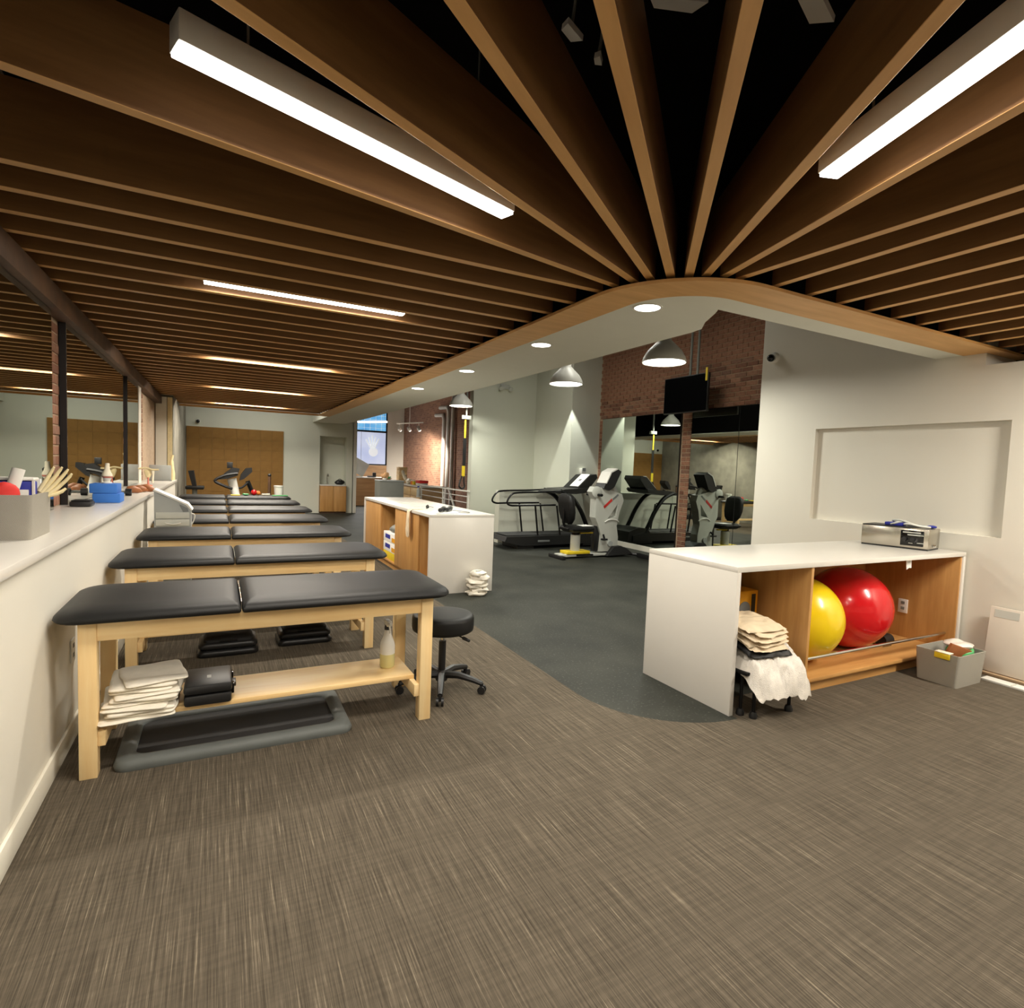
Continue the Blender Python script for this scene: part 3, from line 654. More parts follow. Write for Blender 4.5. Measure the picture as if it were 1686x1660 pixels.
# skeleton hand model, standing in the basket
t = thing('hand_skeleton_model', 'cream anatomical hand model with raised fingers sticking out of the basket', 'model', (-.80, 3.55, WZ+.02))
wr = Vector((-.782, 3.555, 1.285)); up = Vector((.50, .40, .77)).normalized(); sd = Vector((-.66, .10, .50)); sd = (sd-sd.dot(up)*up).normalized(); fw = up.cross(sd)
bm = new(); tube(bm, [(-.84, 3.50, WZ+.03), (-.81, 3.53, 1.20), tuple(wr)], [.022, .020, .022], 10); obj('forearm_stand', bm, 'bone', t)
bm = new()
for i, (a_, L) in enumerate(((-.036, .075), (-.012, .086), (.012, .082), (.036, .064))):
    k0 = wr+sd*a_*.5; k1 = wr+up*.070+sd*a_*.85; k2 = k1+up*L*.48+sd*a_*.14+fw*.004; k3 = k2+up*L*.36+sd*a_*.08+fw*.010; k4 = k3+up*L*.2+fw*.010
    tube(bm, [k0, k1, k2, k3, k4], [.013, .0105, .009, .008, .005], 7)
k0 = wr-sd*.016; tube(bm, [k0, k0+up*.028-sd*.024-fw*.006, k0+up*.055-sd*.036-fw*.010, k0+up*.078-sd*.040-fw*.010], [.012, .010, .009, .006], 7)
obj('hand_bones', bm, 'bone', t, smooth=80)
# black case next to the hand
t = thing('tool_pouch', 'flat black tool pouch in front of the blue blocks', 'pouch', (-.90, 5.25, WZ))
bm = new(); box(bm, -.995, -.862, 5.21, 5.37, WZ, WZ+.04, bev=.012); obj('pouch_body', bm, 'black_plastic', t); B('pouch_flap', 'black_vinyl', t, -.985, -.87, 5.22, 5.36, WZ+.04, WZ+.048, bev=.003)
# yoga blocks and knee model
for i, (x0, zz, lb) in enumerate(((-.925, WZ, 'bottom blue foam yoga block of the stack on the worktop'), (-.945, WZ+.0785, 'top blue foam yoga block, under the knee model'))):
    bm = new(); box(bm, x0, x0+.19, 5.64, 5.87, zz, zz+.078, bev=.008); tag(obj('yoga_block', bm, 'blue_foam'), lb, 'block', 'blue foam blocks on the worktop')
kz = WZ+.157
t = thing('knee_joint_model', 'cream and pink knee joint model on the blue blocks', 'model', (-.845, 5.75, kz))
bm = new(); lathe(bm, [(0, kz), (.036, kz), (.038, kz+.008), (.02, kz+.016), (.0, kz+.017)], (-.84, 5.75, 0), 18); obj('stand', bm, 'white_plastic', t)
bm = new(); tube(bm, [(-.84, 5.75, kz+.015), (-.84, 5.75, kz+.03), (-.84, 5.75, kz+.045)], [.022, .027, .034], 12); obj('shin_bone', bm, 'bone_white', t)
bm = new(); ball(bm, (-.84, 5.75, kz+.055), .040, .032, .016); obj('cartilage', bm, 'pink_joint', t)
bm = new(); tube(bm, [(-.84, 5.75, kz+.06), (-.84, 5.75, kz+.075), (-.84, 5.75, kz+.095), (-.838, 5.75, kz+.12), (-.837, 5.75, kz+.165), (-.837, 5.75, kz+.168)], [.040, .038, .028, .019, .016, .012], 14); obj('thigh_bone', bm, 'bone_white', t)
bm = new(); tube(bm, [(-.872, 5.74, kz+.0), (-.872, 5.74, kz+.035), (-.868, 5.74, kz+.055)], [.010, .009, .011], 8); obj('fibula', bm, 'bone_white', t)
# brown foot models and dark things
for i, (x, y, s, rz, lb) in enumerate(((-.80, 7.02, 1.0, 30, 'brown foot shaped model nearest the blue blocks'), (-.77, 7.25, .95, 10, 'brown foot shaped model in the middle of three on the worktop'), (-.715, 7.32, 1.05, -15, 'brown foot shaped model nearest the worktop front edge'))):
    bm = new(); tube(bm, [(-.07*s, 0, .025), (-.045*s, 0, .04*s), (0, 0, .045*s), (.05*s, 0, .03), (.08*s, 0, .018)], [.016, .036*s, .040*s, .028*s, .010], 10)
    for v_ in bm.verts: v_.co.z = max(0.001, v_.co.z)
    o = obj('foot_model', bm, 'brown_skin', None, smooth=80); o.location = (x, y, WZ); o.rotation_euler = (0, 0, R(rz)); tag(o, lb, 'model', 'brown foot models on the worktop')
t = thing('hand_weight', 'dark hand weight behind the blue blocks on the worktop', 'weight', (-.88, 6.6, WZ))
bm = new(); cyl(bm, (-.95, 6.62, WZ+.035), (-.90, 6.62, WZ+.035), .035, n=14); cyl(bm, (-.82, 6.62, WZ+.035), (-.77, 6.62, WZ+.035), .035, n=14); obj('weight_head', bm, 'black_plastic', t); bm = new(); cyl(bm, (-.90, 6.62, WZ+.035), (-.82, 6.62, WZ+.035), .014, n=10); obj('grip', bm, 'mid_grey', t)
# shoulder model and grey tray near far end
t = thing('shoulder_model', 'cream shoulder bone model on a stand near the worktop far end', 'model', (-.80, 8.7, WZ))
bm = new(); lathe(bm, [(0, WZ), (.05, WZ), (.05, WZ+.01), (.012, WZ+.02), (.009, WZ+.11), (0, WZ+.112)], (-.84, 8.8, 0), 14); obj('stand', bm, 'pink_joint', t)
bm = new(); tube(bm, smooth_path([(-.95, 8.8, WZ+.22), (-.86, 8.8, WZ+.235), (-.80, 8.79, WZ+.215), (-.72, 8.78, WZ+.215)], 4), .011, 7); obj('collar_bone', bm, 'bone', t)
bm = new(); loft(bm, [[(-.84+px*s, 8.81+py, zz) for px, py in rrect(-.05, .05, -.008, .008, [.006]*4, 2)] for s, zz in ((.15, WZ+.09), (.6, WZ+.13), (1.0, WZ+.19), (.8, WZ+.215))]); obj('shoulder_blade', bm, 'bone', t)
bm = new(); tube(bm, [(-.79, 8.80, WZ+.20), (-.785, 8.80, WZ+.14), (-.79, 8.80, WZ+.04)], [.024, .013, .012], 9); obj('arm_bone', bm, 'bone_white', t)
t = thing('desk_tray', 'grey tray standing upright at the far end of the worktop', 'tray', (-.85, 10.5, WZ))
bm = new(); box(bm, -1.0, -.70, 10.6, 10.63, WZ, WZ+.25, bev=.006); obj('tray_panel', bm, 'grey_plastic', t); bm = new(); box(bm, -1.01, -.69, 10.56, 10.66, WZ, WZ+.015, bev=.003); obj('tray_foot', bm, 'mid_grey', t)
bm = new(); tube(bm, smooth_path([(-.66-.04, 10.95, WZ), (-.70, 10.95, WZ+.12), (-.715, 10.95, WZ+.3), (-.70, 10.95, WZ+.42)], 4), [.035]*5+[.03]*4+[.02]*4, 10); tag(obj('leg_bone_model', bm, 'bone', smooth=80), 'tall cream bone model at the far worktop corner', 'model')

# ================================================================== MIDDLE COUNTER
def counter_shell(t, x0, x1, y0, y1, z1, along):
    th = .035
    B('top_slab', 'quartz', t, x0, x1, y0, y1, z1-th, z1, bev=.002)
    if along == 'y':
        B('end_panel', 'quartz', t, x0, x1, y0, y0+th, 0, z1-th, bev=.002); B('end_panel', 'quartz', t, x0, x1, y1-th, y1, 0, z1-th, bev=.002)
    else:
        B('end_panel', 'quartz', t, x0, x0+th, y0, y1, 0, z1-th, bev=.002); B('end_panel', 'quartz', t, x1-th, x1, y0, y1, 0, z1-th, bev=.002)
MX0, MX1, MY0, MY1, MZ = 2.14, 2.96, 6.14, 9.45, .935
t = thing('storage_counter', 'white topped oak storage counter in the middle of the room', 'counter', (2.55, 7.8, 0))
counter_shell(t, MX0, MX1, MY0, MY1, MZ, 'y')
B('back_panel', 'oak', t, MX1-.03, MX1-.008, MY0+.036, MY1-.036, .0, MZ-.036)
B('plinth', 'oak', t, MX0+.06, MX0+.08, MY0+.036, MY1-.036, 0, .09)
B('floor_board', 'oak', t, MX0+.03, MX1-.03, MY0+.036, MY1-.036, .09, .11)
B('door', 'oak', t, MX0+.02, MX0+.04, 6.60, 7.64, .11, MZ-.037, bev=.001)
B('door', 'oak', t, MX0+.02, MX0+.04, 8.42, 9.40, .11, MZ-.037, bev=.001)
for yy in (6.60, 7.64, 8.42): B('divider', 'oak', t, MX0+.04, MX1-.03, yy-.01, yy+.01, .11, MZ-.036)
# paper packs inside
for i, (z0, c, lb) in enumerate(((.1105, 'yellow', 'yellow pack at the bottom of the middle counter cubby'), (.2205, 'paper_white', 'white printed pack above the yellow pack in the cubby'), (.3605, 'paper_white', 'upper white printed pack in the middle counter cubby'))):
    t = thing('supply_pack', lb, 'box', (2.4, 8.0, z0), 'supply packs in the middle counter')
    B('pack_body', c, t, 2.195, 2.60, 7.70, 8.37, z0, z0+(.109 if i == 0 else .139), bev=.006)
    if i:
        B('print_block', 'navy', t, 2.193, 2.1955, 8.0, 8.26, z0+.05, z0+.11); B('print_block', 'yellow_box', t, 2.193, 2.1955, 7.74, 7.92, z0+.02, z0+.08)
t = thing('plastic_bag', 'dark grey plastic wrapped bundle on top of the packs', 'bundle', (2.4, 8.0, .5)); bm = new(); ball(bm, (2.40, 8.03, .555), .18, .29, .075); wobble(bm, .03, 9, 5); 
for v_ in bm.verts: v_.co.z = max(v_.co.z, .501)
obj('wrap', bm, 'mid_grey', t)
# towel hung over the front edge
bm = new(); pts_ = [(2.30, MZ+.002), (2.20, MZ+.003), (2.145, MZ+.006), (2.126, MZ-.02), (2.122, MZ-.12), (2.124, MZ-.26), (2.128, MZ-.34)]
rows = []
for i, (x, zz) in enumerate(pts_):
    wdt = [.05, .06, .065, .065, .06, .075, .05][i]
    rows.append([Vector((x+.006*math.sin(k*1.9+i)-(.012 if i > 2 else 0), 6.90+wdt*(k/6-.5)*2, zz+(.02*math.sin(k*2.1) if i == 6 else 0)+(.006*math.sin(k*2)+.004 if i < 3 else 0))) for k in range(7)])
for i in range(len(rows)-1):
    for k in range(6):
        bm.faces.new([bm.verts.new(p) for p in (rows[i][k], rows[i][k+1], rows[i+1][k+1], rows[i+1][k])])
bmesh.ops.remove_doubles(bm, verts=bm.verts[:], dist=1e-5); bmesh.ops.recalc_face_normals(bm, faces=bm.faces[:]); bmesh.ops.solidify(bm, geom=bm.faces[:], thickness=.006)
tag(obj('hand_towel', bm, 'cream_cloth', smooth=80), 'cream hand towel hanging over the middle counter edge', 'towel')
# bits on top
t = thing('paper_sheet', 'white paper sheet under the dark tools on the middle counter', 'paper', (2.4, 6.6, MZ)); 
bm = new(); prism(bm, [(2.17, 6.28), (2.42, 6.20), (2.62, 6.62), (2.38, 6.70)], MZ+.0005, MZ+.003); obj('sheet', bm, 'paper_white', t, smooth=0); bm = new(); prism(bm, [(2.25, 6.18), (2.52, 6.20), (2.50, 6.36), (2.27, 6.34)], MZ+.003, MZ+.006); obj('lower_sheet', bm, 'light_grey', t, smooth=0)
for i, (x, y, rz, lb) in enumerate(((2.42, 6.50, 60, 'dark handheld tool on the near end of the middle counter'), (2.54, 6.58, 60, 'dark handheld tool behind the nearer one on the middle counter'))):
    t = thing('hand_tool', lb, 'tool', (x, y, MZ+.007), 'dark tools on the middle counter')
    bm = new(); cyl(bm, (-.09, 0, .016), (.05, 0, .016), .014, .016, n=10); o = obj('grip', bm, 'black_plastic', None); o.parent = t
    bm = new(); cyl(bm, (.05, 0, .016), (.10, 0, .018), .019, .015, n=12); o = obj('head', bm, 'mid_grey', None); o.parent = t; t.rotation_euler = (0, 0, R(rz)); t.scale = (1.7, 1.7, 1.7)
t = thing('sunglasses', 'dark glasses lying on the middle counter', 'glasses', (2.42, 7.05, MZ))
for dx in (-.035, .035):
    bm = new(); lathe(bm, [(0, -.002), (.026, -.002), (.026, .002), (0, .002)], (2.42+dx*.5, 7.05+dx, MZ+.022), 14, (.6, -.8, .2)); obj('lens', bm, 'black_gloss', t)
bm = new(); tube(bm, [(2.40, 7.01, MZ+.028), (2.42, 7.05, MZ+.032), (2.44, 7.09, MZ+.028), (2.52, 7.10, MZ+.01)], .003, 6); obj('frame', bm, 'black_plastic', t)
for i, (x, y, s, lb) in enumerate(((2.5, 8.1, .16, 'pale sheet lying mid way on the middle counter'), (2.45, 7.45, .12, 'small pale sheet nearer the glasses on the middle counter'))):
    bm = new(); prism(bm, [(x-s, y-s), (x+s, y-s*.8), (x+s*.9, y+s), (x-s, y+s*.7)], MZ+.0005, MZ+.0025); tag(obj('note_sheet', bm, 'light_grey', smooth=0), lb, 'paper')
bm = new(); tube(bm, smooth_path([(2.62, 6.75, MZ+.006), (2.70, 6.55, MZ+.006), (2.74, 6.40, MZ+.006), (2.68, 6.30, MZ+.006), (2.60, 6.42, MZ+.006)], 5), .004, 6); tag(obj('tool_cable', bm, 'mid_grey'), 'grey cable curled on the near end of the middle counter', 'cable')
# heap of towels at its foot
z = 0.0
for i in range(6):
    th = .048; towel('heaped_towel', 2.705+.02*((i*2) % 3-1), 6.0, z, .235-.012*abs(i-2)-.02*(i == 5), .22, th, [5, -8, 12, -4, 9, -10][i], 20+i, amp=.032, cr=.085,
                     label=f'crumpled white towel, {["bottom", "second from bottom", "third from bottom", "third from top", "second from top", "top"][i]} of the floor heap by the counter', group='heap of white towels on the floor'); z += th*.97

# ================================================================== RIGHT COUNTER
RX0, RX1, RY0, RY1, RZ = 2.84, 5.575, 2.405, 3.215, .945
t = thing('ball_counter', 'white waterfall counter with open oak bays holding exercise balls', 'counter', (4.2, 2.8, 0))
counter_shell(t, RX0, RX1, RY0, RY1, RZ, 'x')
B('back_panel', 'oak', t, RX0+.036, RX1-.036, RY1-.025, RY1-.005, 0, RZ-.036)
B('side_panel', 'oak', t, RX1-.056, RX1-.036, RY0+.012, RY1-.025, 0, RZ-.036, bev=.001)
B('divider', 'oak', t, 3.575, 3.60, RY0+.012, RY1-.025, 0, RZ-.036, bev=.001)
B('floor_board', 'oak_x', t, 3.60, RX1-.056, RY0+.035, RY1-.025, .085, .11, bev=.001)
B('plinth', 'oak_x', t, 3.60, RX1-.056, RY0+.075, RY0+.095, 0, .085)
bm = new(); cyl(bm, (3.60, RY0+.085, .235), (RX1-.057, RY0+.085, .235), .013, n=14); obj('chrome_rail', bm, 'chrome', t)
op = thing('wall_outlet', 'white socket inside the right bay of the ball counter', 'outlet', (5.51, 2.83, .39)); B('plate', 'white_plastic', op, 5.510, 5.5185, 2.79, 2.87, .33, .455, bev=.003)
for zz in (.36, .41): B('socket', 'mid_grey', op, 5.508, 5.511, 2.815, 2.845, zz, zz+.025)
bm = new(); ball(bm, (4.70, 2.845, .448), .337, n=48, mrings=32); tag(obj('exercise_ball', bm, 'red_ball', smooth=180), 'large shiny red exercise ball in the right counter', 'exercise ball')
bm = new(); ball(bm, (3.985, 2.785, .433), .322, n=48, mrings=32); tag(obj('exercise_ball', bm, 'yellow_ball', smooth=180), 'shiny yellow exercise ball behind the counter divider', 'exercise ball')
t = thing('foot_pump', 'small black pump behind the red ball', 'pump', (5.05, 2.75, .11)); bm = new(); cyl(bm, (5.0, 2.72, .16), (5.12, 2.72, .16), .05, n=16); obj('pump_body', bm, 'black_plastic', t); B('pump_foot', 'black_plastic', t, 5.0, 5.12, 2.69, 2.75, .1105, .13, bev=.004)
bm = new(); prism_xz(bm, [(-.030, 0), (.024, .004), (.030, -.075), (.008, -.070), (-.018, -.082)], -.001, .001)
o = tag(obj('paper_tag', bm, 'paper_white', smooth=0), 'paper tag hanging under the counter top right of the red ball', 'tag'); o.location = (4.80, 2.445, .908); o.rotation_euler = (R(8), R(-8), R(-12))
# yellow printed carton standing behind the linens
t = thing('tool_box', 'yellow printed carton behind the linens in the left bay', 'box', (3.27, 2.87, .29))
B('carton', 'yellow_box', t, 3.05, 3.49, 2.765, 2.985, .2905, .685, bev=.004)
B('print_band', 'black_plastic', t, 3.425, 3.465, 2.763, 2.7655, .50, .66); bm = new(); lathe(bm, [(0, 0), (.06, 0), (.06, .003), (0, .003)], (3.355, 2.765, .55), 22, (0, -1, 0)); obj('print_disc', bm, 'grey_print', t)
# low stand with linens
t = thing('low_stand', 'low black metal stand on feet beneath the linens', 'stand', (3.1, 2.6, 0))
B('platform', 'black_metal', t, 2.90, 3.34, 2.34, 2.74, .27, .29, bev=.004); B('rear_platform', 'black_metal', t, 2.90, 3.52, 2.745, 3.0, .27, .29, bev=.004)
for px, py in ((2.935, 2.40), (2.97, 2.33), (3.285, 2.315), (3.48, 2.96), (2.93, 2.96)):
    bm = new(); cyl(bm, (px, py, .03), (px, py, .28), .011, n=10); lg = obj('leg', bm, 'black_metal', t); bm = new(); lathe(bm, [(0, 0), (.024, 0), (.026, .015), (.018, .04), (0, .042)], (px, py, 0), 12); obj('rubber_foot', bm, 'black_plastic', lg)
def heap(name, cx, cy, z0, sx, sy, h, mat, seed, label, cat, droop=0, rz=0, amp=.03, ridge=0):
    bm = new(); n = 26; vs = []
    for side in (1, 0):
        g = [[bm.verts.new((sx*(i/n-.5)*2, sy*(j/n-.5)*2, 0)) for j in range(n+1)] for i in range(n+1)]
        for i in range(n+1):
            for j in range(n+1):
                v_ = g[i][j]; a_ = abs(i/n-.5)*2; b_ = abs(j/n-.5)*2; e = max(a_, b_)
                rnd = (1-.08*(a_*b_)**2)
                q = Vector((v_.co.x*9+seed*3.1, v_.co.y*9, seed+side*.2)); nn = noise.noise(q)*amp + noise.noise(Vector((q.x*1.2, q.y*3.6, q.z)))*amp*.7 + noise.noise(q*4.1)*amp*.35 + (abs(noise.noise(Vector((q.x*2.2+q.y*.9, q.y*.7-q.x*.3, 3+seed))))-.2)*ridge
                v_.co.x *= rnd; v_.co.y *= rnd
                prof = (1-e**7)
                v_.co.z = (h*prof if side else 0) + nn*(1 if side else .3) - droop*max(0, -v_.co.y/sy-.1)**1.5 - droop*.6*max(0, v_.co.x/sx-.5)**1.5
                v_.co += Vector((noise.noise(q+Vector((4,0,0))), noise.noise(q+Vector((0,4,0))), 0))*amp*.6
        for i in range(n):
            for j in range(n):
                f = (g[i][j], g[i+1][j], g[i+1][j+1], g[i][j+1]); bm.faces.new(f if side else f[::-1])
        vs.append(g)
    for a_, b_ in ((lambda k: (k, 0), lambda k: (k+1, 0)), (lambda k: (n, k), lambda k: (n, k+1)), (lambda k: (n-k, n), lambda k: (n-k-1, n)), (lambda k: (0, n-k), lambda k: (0, n-k-1))):
        for k in range(n):
            p, q = a_(k), b_(k); bm.faces.new((vs[0][q[0]][q[1]], vs[0][p[0]][p[1]], vs[1][p[0]][p[1]], vs[1][q[0]][q[1]]))
    o = obj(name, bm, mat, None, smooth=70); o.location = (cx, cy, z0); o.rotation_euler = (0, 0, R(rz)); return tag(o, label, cat)
heap('bagged_linen', 3.165, 2.47, .31, .235, .26, .12, 'clear_bag', 2, 'plastic bag of white linen hanging over the low stand', 'linen', droop=.20, amp=.028, rz=-10, ridge=.09)
heap('dark_pouch', 3.12, 2.50, .43, .19, .19, .035, 'black_vinyl', 4, 'flat dark pouch between the bagged linen and the cream linen', 'pouch', droop=.06, amp=.014, rz=-8)
def linen(cx, cy, z0, n, seed, label):
    t = thing('folded_linen', label, 'linen', (cx, cy, z0), 'cream linens on the low stand')
    zz = 0
    for i in range(n):
        sx_ = .178-.010*((i*3+seed) % 3); o = heap('layer', 0, 0, 0, sx_, .17+.012*((i+seed) % 3), .016, 'cream_cloth', seed*5+i*2, '', '', droop=.045+.015*((i+seed) % 2), amp=.016, rz=-8+5*((i*2+seed) % 4))
        del o['label']; del o['category']; o.parent = t; o.location = (.012*((i+seed) % 3-1), .012*((i*2) % 3-1), zz+.008); zz += .015
linen(3.10, 2.50, .462, 4, 1, 'crumpled cream linen just above the dark pouch')
linen(3.09, 2.51, .523, 4, 3, 'topmost crumpled cream linen on the low stand')

# hot plate unit on the counter
t = thing('heating_unit', 'stainless steel heating unit with black control panel on the right counter', 'heater', (5.35, 2.76, RZ))
P0, P1 = Vector((5.139, 3.03)), Vector((5.235, 2.53)); ax = (P1-P0).normalized(); nx = Vector((-ax.y, ax.x)); Lh = (P1-P0).length; Dh = .285
def P(a_, b_, z): q = P0+ax*a_+nx*b_; return (q.x, q.y, z)
def obox(bm, a0, a1, b0, b1, z0, z1, bev=0):
    vs = [bm.verts.new(P(*p)) for p in ((a0,b0,z0),(a1,b0,z0),(a1,b1,z0),(a0,b1,z0),(a0,b0,z1),(a1,b0,z1),(a1,b1,z1),(a0,b1,z1))]
    fs = [bm.faces.new([vs[i] for i in f]) for f in ((0,3,2,1),(4,5,6,7),(0,1,5,4),(1,2,6,5),(2,3,7,6),(3,0,4,7))]
    if bev: bmesh.ops.bevel(bm, geom=list({e for f in fs for e in f.edges}), offset=bev, segments=2, profile=.5, affect='EDGES')
bm = new(); obox(bm, 0, Lh, 0, Dh, RZ+.012, RZ+.178, .006); obj('casing', bm, 'steel', t)
bm = new(); obox(bm, .004, Lh-.004, .004, Dh-.004, RZ, RZ+.0118); obj('base', bm, 'black_plastic', t)
bm = new(); obox(bm, .004, Lh*.72, -.002, Dh-.01, RZ+.179, RZ+.186, .002); obj('lid', bm, 'black_plastic', t)
bm = new(); obox(bm, Lh*.60, Lh*.93, -.004, .001, RZ+.03, RZ+.16, .001); cp = obj('control_panel', bm, 'black_gloss', t)
for (a_, z_, w_, h_) in ((.63, .138, .13, .010), (.70, .118, .09, .010), (.85, .12, .04, .006), (.72, .05, .03, .006), (.84, .055, .05, .006)):
    bm = new(); obox(bm, Lh*a_, Lh*a_+w_, -.0055, -.004, RZ+z_, RZ+z_+h_); obj('print_line', bm, 'light_grey', cp, smooth=0)
for a_ in (.66, .78): 
    bm = new(); c_ = Vector(P(Lh*a_, -.004, RZ+.085)); lathe(bm, [(0, .0), (.02, .0), (.018, .018), (0, .018)], c_, 16, (-nx.x, -nx.y, 0)); obj('dial', bm, 'black_plastic', cp)
bm = new(); c_ = Vector(P(Lh+.001, Dh*.45, RZ+.035)); lathe(bm, [(0, 0), (.016, 0), (.014, .02), (0, .02)], c_, 12, (ax.x, ax.y, 0)); obj('drain_valve', bm, 'chrome', t)
def wires(name, pts, rad, mat, label): bm = new(); tube(bm, smooth_path(pts, 6), rad*1.5, 6); return tag(obj(name, bm, mat, smooth=80), label, 'cable')
zt = RZ+.192
wires('lead_wire', [P(.18, .10, zt), P(.22, .05, zt+.01), P(.30, .08, zt+.04), P(.26, .16, zt+.02), P(.20, .12, zt+.035), P(.28, .06, zt+.045), P(.36, .12, zt+.012)], .006, 'light_grey', 'looped grey lead wire on top of the heating unit')
wires('lead_wire', [P(.30, .07, zt+.012), P(.36, .03, zt+.02), P(.42, .05, zt+.008), P(.48, .12, zt+.0)], .006, 'white_plastic', 'white lead wire trailing to the heating unit corner')
bm = new(); obox(bm, .16, .30, .05, .13, RZ+.187, RZ+.215, .006); tag(obj('electrode_pack', bm, 'navy'), 'dark blue electrode pack on the heating unit', 'pack')
bm = new(); c_ = P(.47, .19, RZ+.193); ball(bm, c_, .05, .035, .014, 12, 8); tag(obj('blue_pad', bm, 'navy'), 'small blue pad at the heating unit right corner', 'pad')
bm = new(); obox(bm, .30, .46, .16, .25, RZ+.187, RZ+.20, .004); tag(obj('grey_pad', bm, 'grey_plastic'), 'flat grey pad lying on the heating unit', 'pad')

# basket on floor by right wall
t = thing('storage_basket', 'grey woven basket on the carpet by the right wall', 'basket', (5.0, 2.2, 0))
bm = new(); tapered(bm, 4.83, 5.20, 2.075, 2.345, .0, .245, .015, .008); obj('basket_body', bm, 'woven_grey', t)
B('label_tag', 'yellow', t, 4.800, 4.812, 2.12, 2.22, .205, .245, bev=.002); B('label_fold', 'bone_white', t, 4.80, 4.86, 2.12, 2.22, .246, .252, bev=.001)
t = thing('green_pack', 'green and clear plastic pack sticking out of the floor basket', 'pack', (5.1, 2.2, .2))
bm = new(); ball(bm, (5.09, 2.18, .225), .10, .09, .045); wobble(bm, .02, 12, 2); obj('pack_body', bm, 'green', t); bm = new(); ball(bm, (5.09, 2.19, .275), .11, .09, .03); wobble(bm, .02, 12, 5); obj('clear_top', bm, 'clear_bag', t)
t = thing('book', 'brown book standing in the floor basket', 'book', (4.97, 2.17, .1)); bm = new(); box(bm, -.09, .09, -.012, .012, -.12, .12, bev=.002); o = obj('cover', bm, 'brown_skin', None); o.parent = t; o.location = (0, 0, .07); o.rotation_euler = (R(12), R(18), R(-20))
# board leaning on right wall
t = thing('leaning_board', 'white cardboard panel leaning on the right wall', 'panel', (5.5, 1.9, 0))
bm = new(); box(bm, -.015, .015, -.35, .35, 0, .52, bev=.003); o = obj('panel', bm, 'cardboard_white', None); o.parent = t; o.location = (-.01, -.06, .025); o.rotation_euler = (0, R(7), 0)
bm = new(); box(bm, -.0165, -.0155, .16, .32, .44, .50); q = obj('print_patch', bm, 'light_grey', o); 
t = thing('wood_strip', 'tan wooden strip on the floor under the leaning board', 'strip', (5.47, 1.8, 0)); B('strip', 'tan_board', t, 5.44, 5.52, 1.35, 2.18, 0, .022, bev=.002)
t = thing('power_rail', 'white segmented rail lying on the carpet by the right wall', 'rail', (5.32, 1.6, 0)); B('rail_body', 'white_plastic', t, 5.27, 5.37, 1.2, 2.11, 0, .018, bev=.004)
for yy in (1.45, 1.68, 1.91): B('rail_joint', 'light_grey', t, 5.272, 5.368, yy, yy+.012, .018, .0195)
# security camera and outlet on right wall
t = thing('dome_camera', 'small black and white dome camera high on the right wall', 'camera', (5.6, 4.42, 2.87))
bm = new(); lathe(bm, [(0, 0), (.06, 0), (.06, .025), (.05, .04), (0, .04)], (5.6, 4.42, 2.87), 20, (-1, 0, 0)); obj('mount', bm, 'white_plastic', t); bm = new(); ball(bm, (5.545, 4.43, 2.865), .042); obj('dome', bm, 'black_gloss', t)

# ================================================================== GYM
# treadmill along x, facing the mirror
t = thing('treadmill', 'black treadmill with long handrails facing the gym mirror', 'treadmill', (5.8, 9.55, 0))
TY0, TY1 = 9.18, 9.92
bm = new(); prism_xz(bm, [(4.66, .15), (4.70, .24), (6.70, .25), (6.95, .20), (6.95, .08), (5.0, .06)], TY0, TY1); obj('deck', bm, 'black_plastic', t, smooth=0)
B('running_belt', 'dark_rubber', t, 4.74, 6.55, TY0+.10, TY1-.10, .25, .256)
bm = new(); prism_xz(bm, [(6.45, .22), (6.55, .34), (6.80, .36), (7.05, .28), (7.08, .03), (6.40, .03)], TY0+.02, TY1-.02); obj('motor_cover', bm, 'black_plastic', t, smooth=0)
B('rear_foot', 'black_plastic', t, 4.95, 5.3, TY0+.05, TY1-.05, 0, .07)
bm = new(); prism(bm, [(5.36, TY0-.002), (5.62, TY0-.002), (5.62, TY0+.0), (5.36, TY0+.0)], .13, .165); obj('lettering', bm, 'grey_print', t, smooth=0)
for yy in (TY0+.05, TY1-.05):
    bm = new(); tube(bm, smooth_path([(6.60, yy, .25), (6.50, yy, .42), (6.34, yy, .72), (6.12, yy, .98), (5.86, yy, 1.10)], 6), .045, 8); obj('upright', bm, 'black_metal', t)
    bm = new(); tube(bm, smooth_path([(6.60, yy, 1.17), (6.0, yy, 1.11), (5.5, yy, 1.08), (4.95, yy, 1.06), (4.79, yy, 1.02), (4.70, yy, .88), (4.78, yy, .82), (5.0, yy, .82), (5.75, yy, .83)], 6), .018, 8); rl = obj('handrail', bm, 'black_metal', t)
    for x0, x1, zb in ((5.30, 5.38, .25), (5.78, 5.88, .25)):
        bm = new(); cyl(bm, (x0, yy, .82), (x1, yy, zb), .018, n=8); obj('rail_post', bm, 'black_metal', t)
bm = new(); prism_xz(bm, [(5.70, 1.08), (5.95, 1.14), (6.45, 1.17), (6.62, 1.16), (6.55, 1.09), (6.2, 1.05), (5.8, 1.05)], TY0+.02, TY1-.02); obj('console_shelf', bm, 'black_plastic', t, smooth=0)
bm = new(); prism_xz(bm, [(6.28, 1.16), (6.58, 1.43), (6.72, 1.45), (6.75, 1.38), (6.55, 1.15)], TY0+.10, TY1-.10); cn = obj('console', bm, 'black_plastic', t, smooth=0)
bm = new(); prism_xz(bm, [(6.305, 1.192), (6.58, 1.44), (6.574, 1.446), (6.297, 1.199)], TY0+.12, TY0+.42); obj('notice_sheet', bm, 'paper_white', cn, smooth=0)
bm = new(); prism_xz(bm, [(6.42, 1.306), (6.46, 1.341), (6.455, 1.346), (6.415, 1.311)], TY0+.22, TY0+.30); obj('notice_print', bm, 'grey_print', cn, smooth=0)
